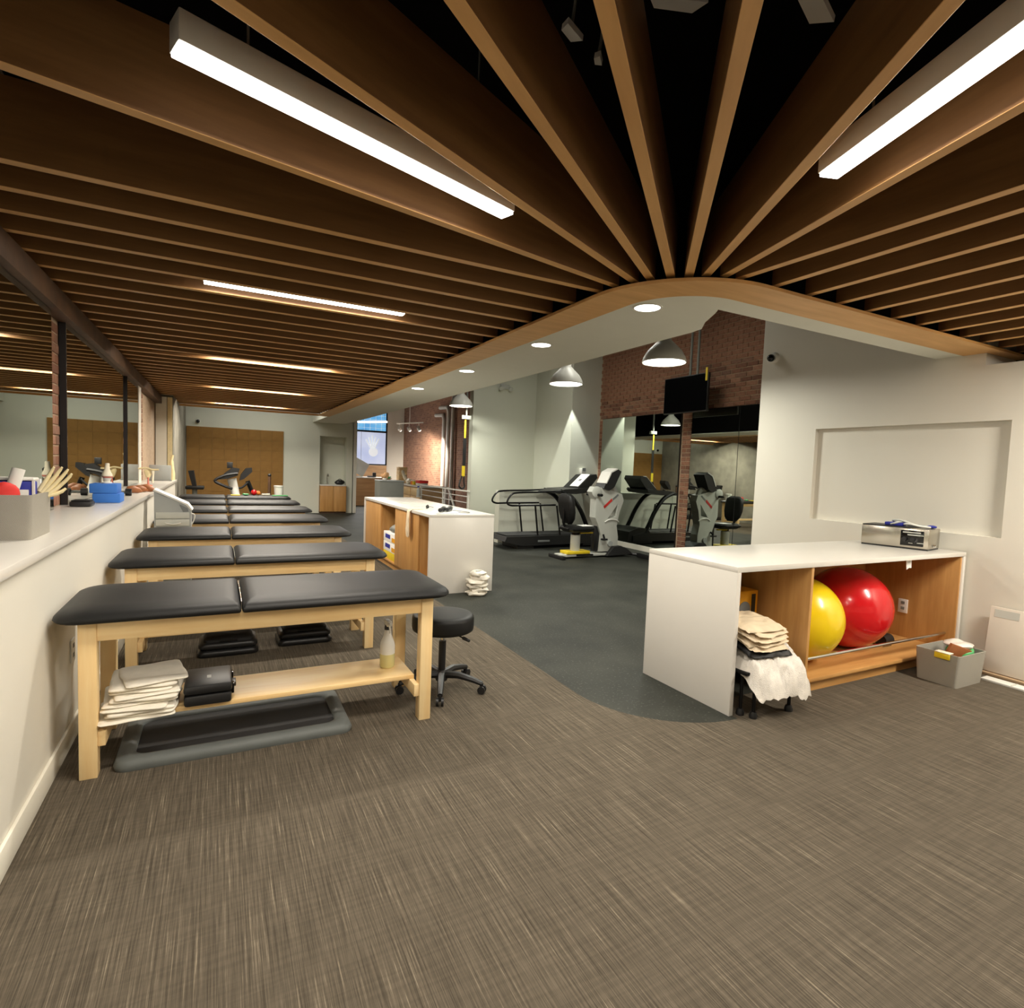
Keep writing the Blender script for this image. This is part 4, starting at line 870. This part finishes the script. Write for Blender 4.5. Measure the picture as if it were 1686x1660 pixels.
# recumbent bike
t = thing('recumbent_bike', 'grey recumbent exercise bike with black seat before the treadmill', 'exercise bike', (5.9, 8.1, 0))
BY = 8.10
B('base_rail', 'light_grey', t, 5.12, 6.45, BY-.10, BY-.02, .03, .075, bev=.006); B('base_rail', 'light_grey', t, 5.12, 6.45, BY+.02, BY+.10, .03, .075, bev=.006)
B('rail_insert', 'black_plastic', t, 5.45, 5.80, BY-.104, BY-.10, .035, .07)
B('rear_stabiliser', 'black_plastic', t, 5.08, 5.16, BY-.22, BY+.22, .0, .06, bev=.008)
bm = new(); tube(bm, [(6.72, BY-.28, .035), (6.6, BY-.1, .045), (6.55, BY, .05), (6.6, BY+.1, .045), (6.72, BY+.28, .035)], [.03, .03, .035, .03, .03], 8); obj('front_stabiliser', bm, 'black_plastic', t)
B('seat_carriage', 'yellow', t, 5.25, 5.72, BY-.12, BY+.12, .076, .125, bev=.006)
bm = new(); cyl(bm, (5.48, BY, .125), (5.48, BY, .40), .085, n=20); obj('seat_post', bm, 'light_grey', t)
B('swivel_lever', 'yellow', t, 5.52, 5.78, BY-.10, BY-.04, .425, .45, bev=.006)
bm = new(); cyl(bm, (5.48, BY, .40), (5.48, BY, .46), .07, n=16); obj('swivel', bm, 'black_metal', t)
bm = new(); loft(bm, [[(5.50+px, BY+py, zz) for px, py in rrect(-.27+i, .27-i, -.22+i, .22-i, [.09]*4)] for i, zz in ((.06, .455), (.0, .50), (.0, .535), (.04, .56))]); obj('seat', bm, 'black_vinyl', t, smooth=60)
bm = new(); prism(bm, [(5.50, BY-.18), (5.74, BY-.16), (5.73, BY+.06), (5.52, BY+.04)], .561, .566); obj('seat_towel', bm, 'paper_white', t, smooth=0)
bm = new(); loft(bm, [[(5.285+dx+px, BY+py*1, zz) for px, py in rrect(-.065*s, .065*s, -.21*s, .21*s, [.06*s]*4)] for s, zz, dx in ((.5, .60, .03), (.85, .68, .02), (1, .80, 0), (1, .95, -.02), (.9, 1.06, -.03), (.5, 1.11, -.035))]); obj('backrest', bm, 'black_vinyl', t, smooth=60)
bm = new(); tube(bm, smooth_path([(5.30, BY, .50), (5.22, BY, .62), (5.22, BY, .85)], 4), .025, 8); obj('back_support', bm, 'black_metal', t)
def frame_holed(bm, outer, hole, y0, y1):
    n = len(outer)
    for yy in (y0, y1):
        pass
    O0 = [bm.verts.new((x, y0, z)) for x, z in outer]; O1 = [bm.verts.new((x, y1, z)) for x, z in outer]
    for i in range(n): bm.faces.new((O0[i], O1[i], O1[(i+1)%n], O0[(i+1)%n]))
    if hole:
        m_ = len(hole)
        I0 = [bm.verts.new((x, y0, z)) for x, z in hole]; I1 = [bm.verts.new((x, y1, z)) for x, z in hole]
        for i in range(m_): bm.faces.new((I0[i], I0[(i+1)%m_], I1[(i+1)%m_], I1[i]))
        for Oo, Ii in ((O0, I0), (O1, I1)):
            es = [bm.edges.get((L_[i], L_[(i+1)%len(L_)])) for L_ in (Oo, Ii) for i in range(len(L_))]
            bmesh.ops.triangle_fill(bm, edges=es, use_beauty=True)
    else: bm.faces.new(O0); bm.faces.new(O1[::-1])
bm = new(); frame_holed(bm, [(5.93, .10), (6.33, .10), (6.33, .35), (6.29, .55), (6.34, .80), (6.42, 1.0), (6.38, 1.12), (5.98, 1.22), (5.80, 1.24), (5.74, 1.15), (5.82, 1.02), (5.82, .70), (5.88, .58), (5.95, .40)],
            [(6.08, .68), (6.27, .72), (6.30, .95)], BY-.09, BY+.09); obj('drive_tower', bm, 'light_grey', t, smooth=0)
bm = new(); lathe(bm, [(0, -.005), (.10, -.005), (.10, .01), (.07, .025), (0, .025)], (5.82, BY-.09, 1.15), 22, (0, -1, 0)); obj('shroud_disc', bm, 'light_grey', t)
bm = new(); lathe(bm, [(0, 0), (.055, 0), (.05, .03), (0, .03)], (6.15, BY-.09, .24), 18, (0, -1, 0)); obj('hub_cap', bm, 'grey_plastic', t)
bm = new(); tube(bm, smooth_path([(6.02, BY-.092, .62), (6.12, BY-.10, .665), (6.25, BY-.10, .66), (6.33, BY-.092, .62)], 4), .012, 6); obj('shroud_seam', bm, 'white_plastic', t)
bm = new(); frame_holed(bm, [(6.00, .86), (6.17, 1.0), (6.15, 1.04), (5.98, .90)], None, BY-.094, BY-.0905); obj('logo_mark', bm, 'paint_red', t, smooth=0)
bm = new(); frame_holed(bm, [(6.18, 1.01), (6.30, 1.10), (6.28, 1.125), (6.165, 1.035)], None, BY-.094, BY-.0905); obj('logo_text', bm, 'grey_print', t, smooth=0)
B('black_column', 'black_plastic', t, 5.84, 5.97, BY-.05, BY+.05, .10, .55, bev=.01)
bm = new(); prism_xz(bm, [(5.93, 1.22), (6.08, 1.50), (6.22, 1.56), (6.30, 1.52), (6.16, 1.24), (6.05, 1.18)], BY-.14, BY+.14); cn = obj('console', bm, 'black_plastic', t, smooth=0)
bm = new(); prism_xz(bm, [(5.985, 1.30), (6.085, 1.495), (6.215, 1.555), (6.20, 1.575), (6.07, 1.51), (5.97, 1.31)], BY-.15, BY+.13); obj('console_cover', bm, 'white_plastic', cn, smooth=0)
bm = new(); tube(bm, smooth_path([(6.10, BY, 1.20), (6.24, BY, 1.22), (6.30, BY, 1.10)], 4), .05, 8); obj('neck', bm, 'light_grey', t)
for s_ in (-1, 1):
    bm = new(); tube(bm, [(6.0, BY+.10*s_, .40), (5.98, BY+.16*s_, .34)], .016, 8); cr = obj('crank', bm, 'black_metal', t); bm = new(); box(bm, 5.93, 6.03, BY+.16*s_-.04, BY+.16*s_+.04, .31, .34, bev=.006); obj('pedal', bm, 'black_plastic', cr)
bm = new(); cyl(bm, (5.84, BY-.22, 1.10), (5.84, BY+.22, 1.10), .025, n=10); obj('hand_crank', bm, 'black_metal', t)
bm = new(); prism_xz(bm, [(6.05, .03), (6.62, .05), (6.50, .14), (6.35, .20), (6.2, .19)], BY-.17, BY+.17); obj('foot_cover', bm, 'dark_rubber', t, smooth=0)
# black exercise mats folded on the floor by the mirror
t = thing('floor_machine', 'low black exercise machine frame on the floor before the mirrors', 'machine', (6.7, 6.9, 0))
B('frame_rail', 'black_plastic', t, 6.55, 6.63, 6.35, 7.75, .02, .10, bev=.01); B('frame_rail', 'black_plastic', t, 6.95, 7.03, 6.35, 7.75, .02, .10, bev=.01); B('cross_bar', 'black_metal', t, 6.55, 7.03, 6.95, 7.05, .10, .16, bev=.01); B('cross_bar', 'black_metal', t, 6.55, 7.03, 6.4, 6.48, .0, .02)
B('footplate', 'dark_rubber', t, 6.6, 6.98, 6.42, 6.75, .10, .17, bev=.01)
# television on ceiling mount
t = thing('television', 'black wall television hung from the ceiling before the brick', 'television', (6.95, 7.18, 2.55))
bm = new(); box(bm, 6.93, 6.975, 6.68, 7.68, 2.545, 3.165, bev=.008); obj('casing', bm, 'black_plastic', t); B('screen', 'black_gloss', t, 6.927, 6.93, 6.695, 7.665, 2.565, 3.15)
for yy in (7.02, 7.18):
    bm = new(); cyl(bm, (7.03, yy, 2.9), (7.03, yy, 4.6), .022, n=10); obj('mount_pole', bm, 'mid_grey', t)
B('mount_plate', 'black_metal', t, 6.975, 7.06, 6.95, 7.25, 2.72, 3.02, bev=.004); B('yellow_tag', 'yellow', t, 6.915, 6.925, 6.69, 6.73, 3.03, 3.24)
# suspension strap
t = thing('suspension_strap', 'yellow and black suspension training strap hanging at the wall edge', 'strap', (4.62, 11.2, 1.0)); X_, Y_ = 4.66, 11.3
B('ceiling_bracket', 'mid_grey', t, X_-.06, X_+.14, Y_-.03, Y_+.03, 2.52, 2.60, bev=.005)
bm = new(); cyl(bm, (X_+.04, Y_, 2.60), (X_+.04, Y_, 4.6), .02, n=8); obj('bracket_stem', bm, 'mid_grey', t)
B('upper_webbing', 'yellow', t, X_, X_+.035, Y_-.004, Y_+.004, 2.12, 2.53); B('black_webbing', 'black_plastic', t, X_-.02, X_+.05, Y_-.006, Y_+.006, 1.52, 2.12); B('lower_webbing', 'yellow', t, X_-.03, X_+.04, Y_-.005, Y_+.005, 1.28, 1.52)
for s_ in (-1, 1):
    bm = new(); tube(bm, smooth_path([(X_+.0+.02*s_, Y_, 1.30), (X_-.02+.045*s_, Y_, 1.18), (X_-.02+.06*s_, Y_, 1.07), (X_-.01, Y_, 1.02)], 5), .018, 8); obj('handle', bm, 'black_plastic', t)
# emergency light + dispenser
t = thing('emergency_light', 'white twin head emergency light high on the gym wall', 'light', (5.74, 11.6, 3.3)); B('light_box', 'light_grey', t, 5.64, 5.86, 11.58, 11.649, 3.30, 3.40, bev=.008)
for dx in (-.12, .12):
    bm = new(); lathe(bm, [(0, 0), (.03, 0), (.055, .06), (.05, .07), (0, .07)], (5.75+dx, 11.60, 3.33), 14, (.3*dx, -.8, -.5)); obj('lamp_head', bm, 'light_grey', t)
t = thing('sanitizer_dispenser', 'white wall dispenser with dark window above the treadmill console', 'dispenser', (6.9, 10.05, 1.4)); bm = new(); box(bm, 6.845, 6.965, 10.0, 10.099, 1.42, 1.56, bev=.015); obj('dispenser_body', bm, 'white_plastic', t); B('window', 'grey_print', t, 6.865, 6.945, 9.994, 10.0, 1.50, 1.57); bm = new(); prism_xz(bm, [(6.84, 1.42), (6.97, 1.42), (6.95, 1.33), (6.86, 1.33)], 10.01, 10.09); obj('drip_tray', bm, 'white_plastic', t, smooth=0)

# ================================================================== FAR END
t = thing('cork_board', 'large brown cork tile board on the far wall', 'board', (.4, 17, .3)); 
B('backing', 'tan_board', t, -.78, 1.57, 16.975, 16.999, .30, 2.29)
bm0 = new(); box(bm0, 0, .291, 0, .012, 0, .281, bev=.001, seg=1); first = obj('tile', bm0, 'cork', None, smooth=0); bpy.data.objects.remove(first)
tile_me = bpy.data.meshes['tile']
for i in range(8):
    for j in range(7):
        o = bpy.data.objects.new('tile', tile_me); COL.objects.link(o); o.parent = t; o.location = Vector((-.777+.2935*i, 16.963, .303+.2835*j))-t.location
t = thing('dome_camera', 'small black camera on the far wall above the cork board', 'camera', (-.52, 17, 2.42)); bm = new(); lathe(bm, [(0, 0), (.06, 0), (.05, .04), (0, .04)], (-.52, 17, 2.42), 16, (0, -1, 0)); obj('mount', bm, 'white_plastic', t); bm = new(); ball(bm, (-.52, 16.94, 2.42), .045); obj('dome', bm, 'black_gloss', t)
# exercise machines silhouettes before the board
t = thing('elliptical_trainer', 'dark exercise machine with white mast before the cork board', 'exercise machine', (.25, 14.5, 0)); Y_ = 14.5
bm = new(); tube(bm, [(.42, Y_, .05), (.33, Y_, .62), (.24, Y_, 1.02)], [.08, .09, .10], 10); obj('mast', bm, 'white_plastic', t)
bm = new(); prism_xz(bm, [(-.02, 1.00), (.16, 1.02), (.36, 1.10), (.40, 1.26), (.26, 1.28), (.10, 1.15)], Y_-.15, Y_+.15); obj('console', bm, 'black_plastic', t, smooth=0)
bm = new(); tube(bm, smooth_path([(.36, Y_-.2, 1.15), (.10, Y_-.25, 1.10), (-.10, Y_-.28, .98), (.05, Y_-.28, .88), (.25, Y_-.25, .80)], 5), .03, 8); obj('handlebar', bm, 'black_plastic', t)
B('tablet_holder', 'black_plastic', t, .14, .26, Y_-.03, Y_+.03, 1.26, 1.40, bev=.006); B('base', 'black_plastic', t, -.35, .75, Y_-.25, Y_+.25, 0, .14, bev=.02); bm = new(); tube(bm, [(-.3, Y_, .12), (.1, Y_, .35), (.42, Y_, .30)], .06, 8); obj('drive_link', bm, 'black_metal', t)
t = thing('exercise_bike', 'smaller dark exercise machine to the right before the cork board', 'exercise machine', (.75, 15.2, 0)); Y_ = 15.25
bm = new(); tube(bm, [(.85, Y_, .05), (.74, Y_, .60), (.60, Y_, .95)], [.06, .05, .05], 8); obj('mast', bm, 'black_metal', t)
bm = new(); prism_xz(bm, [(.42, .96), (.52, 1.0), (.70, 1.18), (.69, 1.28), (.56, 1.26), (.45, 1.10)], Y_-.14, Y_+.14); obj('console', bm, 'black_plastic', t, smooth=0)
bm = new(); tube(bm, smooth_path([(.60, Y_-.15, .92), (.48, Y_-.2, .80), (.36, Y_-.2, .78)], 4), .025, 8); obj('handlebar', bm, 'black_plastic', t); B('base', 'black_plastic', t, .3, 1.15, Y_-.22, Y_+.22, 0, .12, bev=.02)
t = thing('seated_machine', 'dark seat of an exercise machine at the concrete wall', 'exercise machine', (-.45, 13.9, 0)); Y_ = 13.9
bm = new(); prism_xz(bm, [(-.52, .86), (-.44, .84), (-.50, 1.20), (-.60, 1.19)], Y_-.18, Y_+.18); obj('backrest', bm, 'black_vinyl', t, smooth=0); B('seat', 'black_vinyl', t, -.65, -.30, Y_-.2, Y_+.2, .80, .87, bev=.02); bm = new(); cyl(bm, (-.48, Y_, .05), (-.48, Y_, .80), .05, n=12); obj('post', bm, 'mid_grey', t); B('base', 'black_plastic', t, -.7, .1, Y_-.1, Y_+.1, 0, .1, bev=.01)
t = thing('foam_roller', 'thin dark foam roller standing before the cork board', 'roller', (1.0, 14.2, 0)); bm = new(); cyl(bm, (1.02, 14.2, 0), (1.02, 14.2, 1.10), .035, n=12); obj('roller', bm, 'wood_beam', t); bm = new(); ball(bm, (1.02, 14.2, 1.13), .04); obj('end_cap', bm, 'black_plastic', t)
t = thing('white_bucket', 'white bucket standing on the farthest treatment table', 'bucket', (1.02, 11.9, .79)); bm = new(); lathe(bm, [(0, .7955), (.075, .7955), (.085, .98), (.09, .985), (.082, .988), (.075, .80), (0, .80)], (1.03, 12.0, 0), 20); obj('bucket', bm, 'white_plastic', t); bm = new(); lathe(bm, [(.087, .955), (.092, .957), (.092, .968), (.087, .97)], (1.03, 12.0, 0), 20); obj('rim', bm, 'light_grey', t)
for i, (x, rd, c, lb) in enumerate(((.58, .055, 'red_ball', 'red ball on the farthest treatment table'), (.66, .042, 'orange', 'orange ball beside the red ball on the farthest table'))):
    bm = new(); ball(bm, (x, 11.9+i*.06, .797+rd), rd); tag(obj('therapy_ball', bm, c, smooth=180), lb, 'ball')
bm = new(); box(bm, .18, .34, 11.75, 11.85, .797, .812, bev=.003); tag(obj('resistance_band', bm, 'yellow'), 'yellow band lying on the farthest treatment table', 'band')
bm = new(); ball(bm, (.44, 11.85, .815), .06, .05, .02); wobble(bm, .01, 20, 2); tag(obj('resistance_band', bm, 'green'), 'green band next to the red ball on the farthest table', 'band')
bm = new(); cyl(bm, (.72, 11.85, .815), (.86, 11.9, .815), .018, n=10); tag(obj('massage_stick', bm, 'bone_white'), 'short pale stick on the farthest treatment table', 'stick')
bm = new(); box(bm, .90, 1.18, 11.72, 11.86, .797, .812, bev=.004); tag(obj('exercise_pad', bm, 'green'), 'flat dark green pad at the right end of the farthest table', 'pad')
# sink cabinet in recess
t = thing('sink_cabinet', 'oak sink cabinet with white top in the far wall recess', 'cabinet', (2.92, 16.95, 0))
B('carcass', 'oak', t, 2.56, 3.29, 16.86, 17.31, .05, .80); B('toe_kick', 'wood_beam', t, 2.56, 3.29, 16.90, 17.3, 0, .05); B('worktop', 'quartz', t, 2.555, 3.295, 16.84, 17.315, .80, .835, bev=.003)
for x0, x1 in ((2.57, 2.922), (2.928, 3.28)): B('door', 'oak', t, x0, x1, 16.842, 16.86, .06, .79, bev=.002)
t = thing('tap', 'slim chrome tap over the far sink cabinet', 'tap', (2.8, 17.2, .835)); bm = new(); tube(bm, smooth_path([(2.80, 17.22, .835), (2.80, 17.22, 1.08), (2.80, 17.18, 1.14), (2.80, 17.08, 1.13), (2.80, 17.05, 1.06)], 5), .014, 8); obj('spout', bm, 'chrome', t); bm = new(); cyl(bm, (2.80, 17.22, .835), (2.80, 17.22, .87), .028, n=12); obj('tap_base', bm, 'chrome', t)
t = thing('toiletry_bag', 'black bag on the far sink cabinet', 'bag', (3.15, 17.0, .835)); bm = new(); ball(bm, (3.12, 17.0, .905), .15, .1, .075); wobble(bm, .02, 10, 3)
for v_ in bm.verts: v_.co.z = max(v_.co.z, .836)
obj('bag_body', bm, 'black_plastic', t); bm = new(); tube(bm, smooth_path([(3.05, 17, .96), (3.12, 17, 1.0), (3.19, 17, .96)], 4), .01, 6); obj('bag_handle', bm, 'black_plastic', t)

# ------------------------------------------------------------------ reception
bm = new(); box(bm, 3.5, 7.6, 25.0, 25.2, 0, 1.42); box(bm, 3.5, 7.6, 25.0, 25.2, 3.75, 4.6); box(bm, 6.62, 7.6, 25.0, 25.2, 1.42, 3.75); struct(obj('wall_street', bm, 'wall_paint', smooth=0), 'street front wall around the blue window')
bm = new(); box(bm, 3.48, 3.6, 17.0, 25.2, 0, 4.6); struct(obj('wall_reception', bm, 'wall_paint', smooth=0), 'side wall of the reception area')
bm = new(); box(bm, 3.62, 6.6, 24.95, 25.0, 0, 1.41); struct(obj('trim_6', bm, 'oak_desk', smooth=0), 'tan wood panel below the street window')
wn = struct(obj('window_1', (lambda b_: (box(b_, 3.5, 6.62, 25.02, 25.10, 2.86, 2.94), box(b_, 6.56, 6.62, 25.02, 25.12, 1.42, 3.75), box(b_, 3.5, 6.62, 25.02, 25.1, 1.42, 1.47), b_)[-1])(new()), 'black_metal', smooth=0), 'dark framed street window with blue upper pane')
for x0, x1, z0, z1, mt_ in ((3.5, 6.56, 2.94, 3.75, 'window_blue'), (3.5, 5.48, 1.47, 2.86, 'window_film'), (5.495, 6.56, 1.47, 2.86, 'window_film')): B('pane', mt_, wn, x0, x1, 25.06, 25.07, z0, z1, smooth=0)
bm = new()
for k in range(5): a_ = R(128-17*k); c_ = Vector((6.0, 0, 2.05)); box(bm, 0, 0, 0, 0, 0, 0) if False else tube(bm, [(c_.x+.12*math.cos(a_), 25.05, c_.z+.12*math.sin(a_)), (c_.x+(.5+.06*(k == 2))*math.cos(a_), 25.05, c_.z+(.62+.06*(k == 2))*math.sin(a_))], .035, 6)
ball(bm, (6.02, 25.05, 2.0), .2, .012, .2); obj('hand_print', bm, 'film_print', wn)
gx = new()
for i in range(12): box(gx, 3.6+.25*i, 3.612+.25*i, 25.05, 25.058, 2.94, 3.75)
for i in range(4): box(gx, 3.5, 6.56, 25.05, 25.058, 3.05+.18*i, 3.06+.18*i)
obj('grille', gx, 'film_print', wn, smooth=0)
t = thing('linear_pendant', 'bright linear pendant light hanging in the reception', 'light', (4.95, 21.0, 3.0)); bm = new(); box(bm, -.7, .7, -.03, .03, 0, .05, bev=.004); o = obj('tube', bm, 'strip_glow', None); o.parent = t; bm = new(); cyl(bm, (-.6, 0, .05), (-.6, 0, 1.54), .006, n=6); o = obj('suspension_rod', bm, 'mid_grey', None); o.parent = t; bm = new(); cyl(bm, (.6, 0, .05), (.6, 0, 1.54), .006, n=6); o = obj('suspension_rod', bm, 'mid_grey', None); o.parent = t; t.rotation_euler = (0, 0, R(-52))
l = area('lamp', (0, 0, -.01), 1.36, .06, 190, (1, .96, .92)); l.parent = t
t = thing('reception_desk', 'wood fronted reception desk with white top', 'desk', (4.7, 20.2, 0)); B('front', 'oak_desk', t, 3.65, 5.45, 20.0, 20.05, 0, .96); B('body', 'oak_desk', t, 3.65, 5.40, 20.05, 20.7, 0, .95); B('desk_top', 'quartz', t, 3.62, 5.48, 19.96, 20.75, .96, 1.0, bev=.003)
t = thing('sloped_panel', 'tilted pale screen on the reception desk', 'screen', (4.35, 20.3, 1.0)); bm = new(); box(bm, -.35, .35, -.02, .02, 0, .5, bev=.006); o = obj('screen_panel', bm, 'grey_plastic', None); o.parent = t; o.location = (-.12, .1, .168); o.rotation_euler = (0, R(28), 0); B('screen_foot', 'mid_grey', t, 4.2, 4.5, 20.25, 20.5, 1.0, 1.03)
t = thing('desk_phone', 'black phone on the reception desk', 'phone', (4.85, 20.2, 1.0)); B('phone_base', 'black_plastic', t, 4.68, 4.9, 20.15, 20.35, 1.0005, 1.05, bev=.01); bm = new(); box(bm, 4.86, 4.98, 20.2, 20.3, 1.0005, 1.17, bev=.02); obj('handset', bm, 'black_plastic', t)
t = thing('office_copier', 'grey copier cabinet standing beyond the middle counter', 'copier', (3.8, 14.2, 0)); bm = new(); box(bm, 3.54, 4.16, 14.0, 14.5, .04, 1.06, bev=.008); obj('cabinet', bm, 'mid_grey', t); B('lid', 'grey_plastic', t, 3.53, 4.17, 13.99, 14.51, 1.06, 1.085, bev=.006); B('foot', 'black_plastic', t, 3.6, 4.1, 14.05, 14.45, 0, .04)
t = thing('flower_bunch', 'peach flower bunch above the grey copier', 'flowers', (3.72, 14.2, 1.085)); bm = new(); lathe(bm, [(0, 1.0855), (.05, 1.0855), (.06, 1.12), (.05, 1.14), (0, 1.14)], (3.73, 14.25, 0), 14); obj('vase', bm, 'white_plastic', t); bm = new()
for i in range(9): ball(bm, (3.73+.06*math.cos(i*2.4), 14.25+.06*math.sin(i*2.4), 1.17+.03*(i % 3)), .055, n=10, mrings=7)
obj('blossom', bm, 'peach', t); bm = new(); tube(bm, [(3.80, 14.2, 1.14), (3.88, 14.2, 1.17)], [.03, .01], 7); obj('leaf', bm, 'green', t)
# cabinets and railing at the stair side
t = thing('back_counter', 'pale wood drawer counter with white top below the lit brick wall', 'counter', (5.4, 17, 0)); B('carcass', 'oak_desk', t, 5.05, 5.75, 15.3, 19.0, .06, .86); B('counter_top', 'quartz', t, 5.0, 5.78, 15.25, 19.05, .86, .90, bev=.003); B('plinth', 'wood_beam', t, 5.08, 5.7, 15.35, 18.95, 0, .06)
for k in range(4):
    for j in range(3): dw = B('drawer', 'table_wood_y', t, 5.03, 5.05, 15.4+.9*k, 16.24+.9*k, .10+.25*j, .33+.25*j, bev=.004); 
t = thing('stair_railing', 'white metal railing with horizontal bars beside the stairs', 'railing', (5.0, 13.5, 0))
for yy in (11.75, 13.4, 15.15): B('post', 'white_plastic', t, 4.985, 5.025, yy-.02, yy+.02, 0, .93)
bm = new(); box(bm, 4.975, 5.035, 11.68, 15.2, .93, .96, bev=.006); obj('top_rail', bm, 'white_plastic', t)
for zz in (.20, .36, .52, .68, .82):
    bm = new(); cyl(bm, (5.005, 11.70, zz), (5.005, 15.18, zz), .011, n=8); obj('rail_bar', bm, 'white_plastic', t)
bm = new(); cyl(bm, (5.6, 14.6, .90), (5.15, 12.6, .1), .03, n=8); obj('stair_handrail', bm, 'white_plastic', t)
# things on back counter
for i in range(4):
    bm = new(); box(bm, 5.15, 5.42, 17.9, 18.2, .9005+.13*i, 1.0245+.13*i, bev=.004); o = tag(obj('wooden_box', bm, 'table_wood_y'), f'small wooden box, {["lowest", "second lowest", "second from the top", "topmost"][i]} of the stack on the back counter', 'box', 'stacked wooden boxes on the back counter')
t = thing('pelvis_model', 'white spine and pelvis model on the back counter', 'model', (5.25, 17.0, .9)); bm = new(); ball(bm, (5.25, 17.1, .98), .12, .16, .08); wobble(bm, .05, 8, 4)
for v_ in bm.verts: v_.co.z = max(v_.co.z, .901)
obj('pelvis', bm, 'bone_white', t); bm = new(); tube(bm, smooth_path([(5.22, 17.3, 1.02), (5.2, 17.5, 1.15), (5.18, 17.62, 1.30)], 4), [.06]*4+[.05]*4+[.03], 9); obj('spine', bm, 'bone_white', t)
t = thing('red_kit', 'red topped kit box on the back counter', 'box', (5.3, 16.0, .9)); B('kit_body', 'light_grey', t, 5.15, 5.4, 15.75, 16.1, .9005, .97, bev=.006); B('kit_lid', 'red_cloth', t, 5.14, 5.41, 15.74, 16.11, .97, 1.05, bev=.01)
for i, (y_, c, lb) in enumerate(((16.45, 'yellow', 'yellow jar on the back counter'), (16.65, 'orange', 'orange jar on the back counter'))):
    t = thing('jar', lb, 'jar', (5.2, y_, .9)); bm = new(); lathe(bm, [(0, .9005), (.05, .9005), (.05, 1.0), (.035, 1.01), (0, 1.01)], (5.2, y_, 0), 14); obj('jar_body', bm, c, t); bm = new(); cyl(bm, (5.2, y_, 1.01), (5.2, y_, 1.035), .038, n=12); obj('lid', bm, 'white_plastic', t)
t = thing('soap_bottle', 'pale blue pump bottle hooked at the railing end', 'bottle', (4.9, 15.0, .5)); bm = new(); lathe(bm, [(0, .62), (.05, .62), (.05, .82), (.02, .85), (.02, .88), (0, .88)], (4.92, 15.15, 0), 14); obj('bottle_body', bm, 'light_grey', t); bm = new(); cyl(bm, (4.92, 15.15, .88), (4.92, 15.15, .91), .03, n=10); obj('cap', bm, 'navy', t); B('holder', 'white_plastic', t, 4.87, 4.99, 15.10, 15.20, .60, .62)
# conduits on far brick wall
for i, (y_, lb) in enumerate(((18.7, 'white conduit pipe nearest the yellow strap'), (19.15, 'middle white conduit pipe on the far brick wall'), (19.6, 'white conduit pipe with elbow on the far brick wall'))):
    bm = new(); rd = .07
    zt_ = 3.2+.25*(i == 1)
    pts_ = [(7.27, y_, 0.0), (7.27, y_, zt_)] + ([(7.27, y_+.12, zt_+.16), (7.27, y_+.9, zt_+.20)] if i else [(7.27, y_, 4.15)])
    tube(bm, pts_, rd, 10); tag(obj('conduit_pipe', bm, 'white_pipe', smooth=60), lb, 'pipe', 'white conduits on the far brick wall')
# track light
t = thing('track_light', 'white ceiling track with three lit spotlights in the reception', 'light', (5.9, 19.5, 2.9)); bm = new(); tube(bm, [(5.6, 19.9, 2.95), (6.15, 18.6, 2.95)], .02, 6); obj('track', bm, 'white_plastic', t); bm = new(); cyl(bm, (5.87, 19.25, 2.95), (5.87, 19.25, 4.6), .012, n=6); obj('stem', bm, 'white_plastic', t)
for k in range(3):
    q = Vector((5.66, 19.75, 2.75)).lerp(Vector((6.06, 18.8, 2.75)), k/2); dr = (Vector((7.35, 20.2+.9*(2-k), 1.35))-q).normalized()
    bm = new(); cyl(bm, q-dr*.08, q+dr*.06, .05, .065, n=14); cyl(bm, q, q+Vector((0, 0, .2)), .01, n=6); hd = obj('spot_head', bm, 'white_plastic', t)
    bm = new(); ball(bm, q+dr*.062, .058, n=14, mrings=8); obj('spot_lens', bm, 'spot_glow', hd)
    l = bpy.data.lights.new('spot', 'SPOT'); l.energy = 520; l.color = (1, .89, .74); l.spot_size = R(70); l.spot_blend = .6; l.shadow_soft_size = .05
    lo = bpy.data.objects.new('spot', l); COL.objects.link(lo); lo.parent = t; lo.location = q+dr*.14-t.location; lo.rotation_euler = dr.to_track_quat('-Z', 'Y').to_euler()
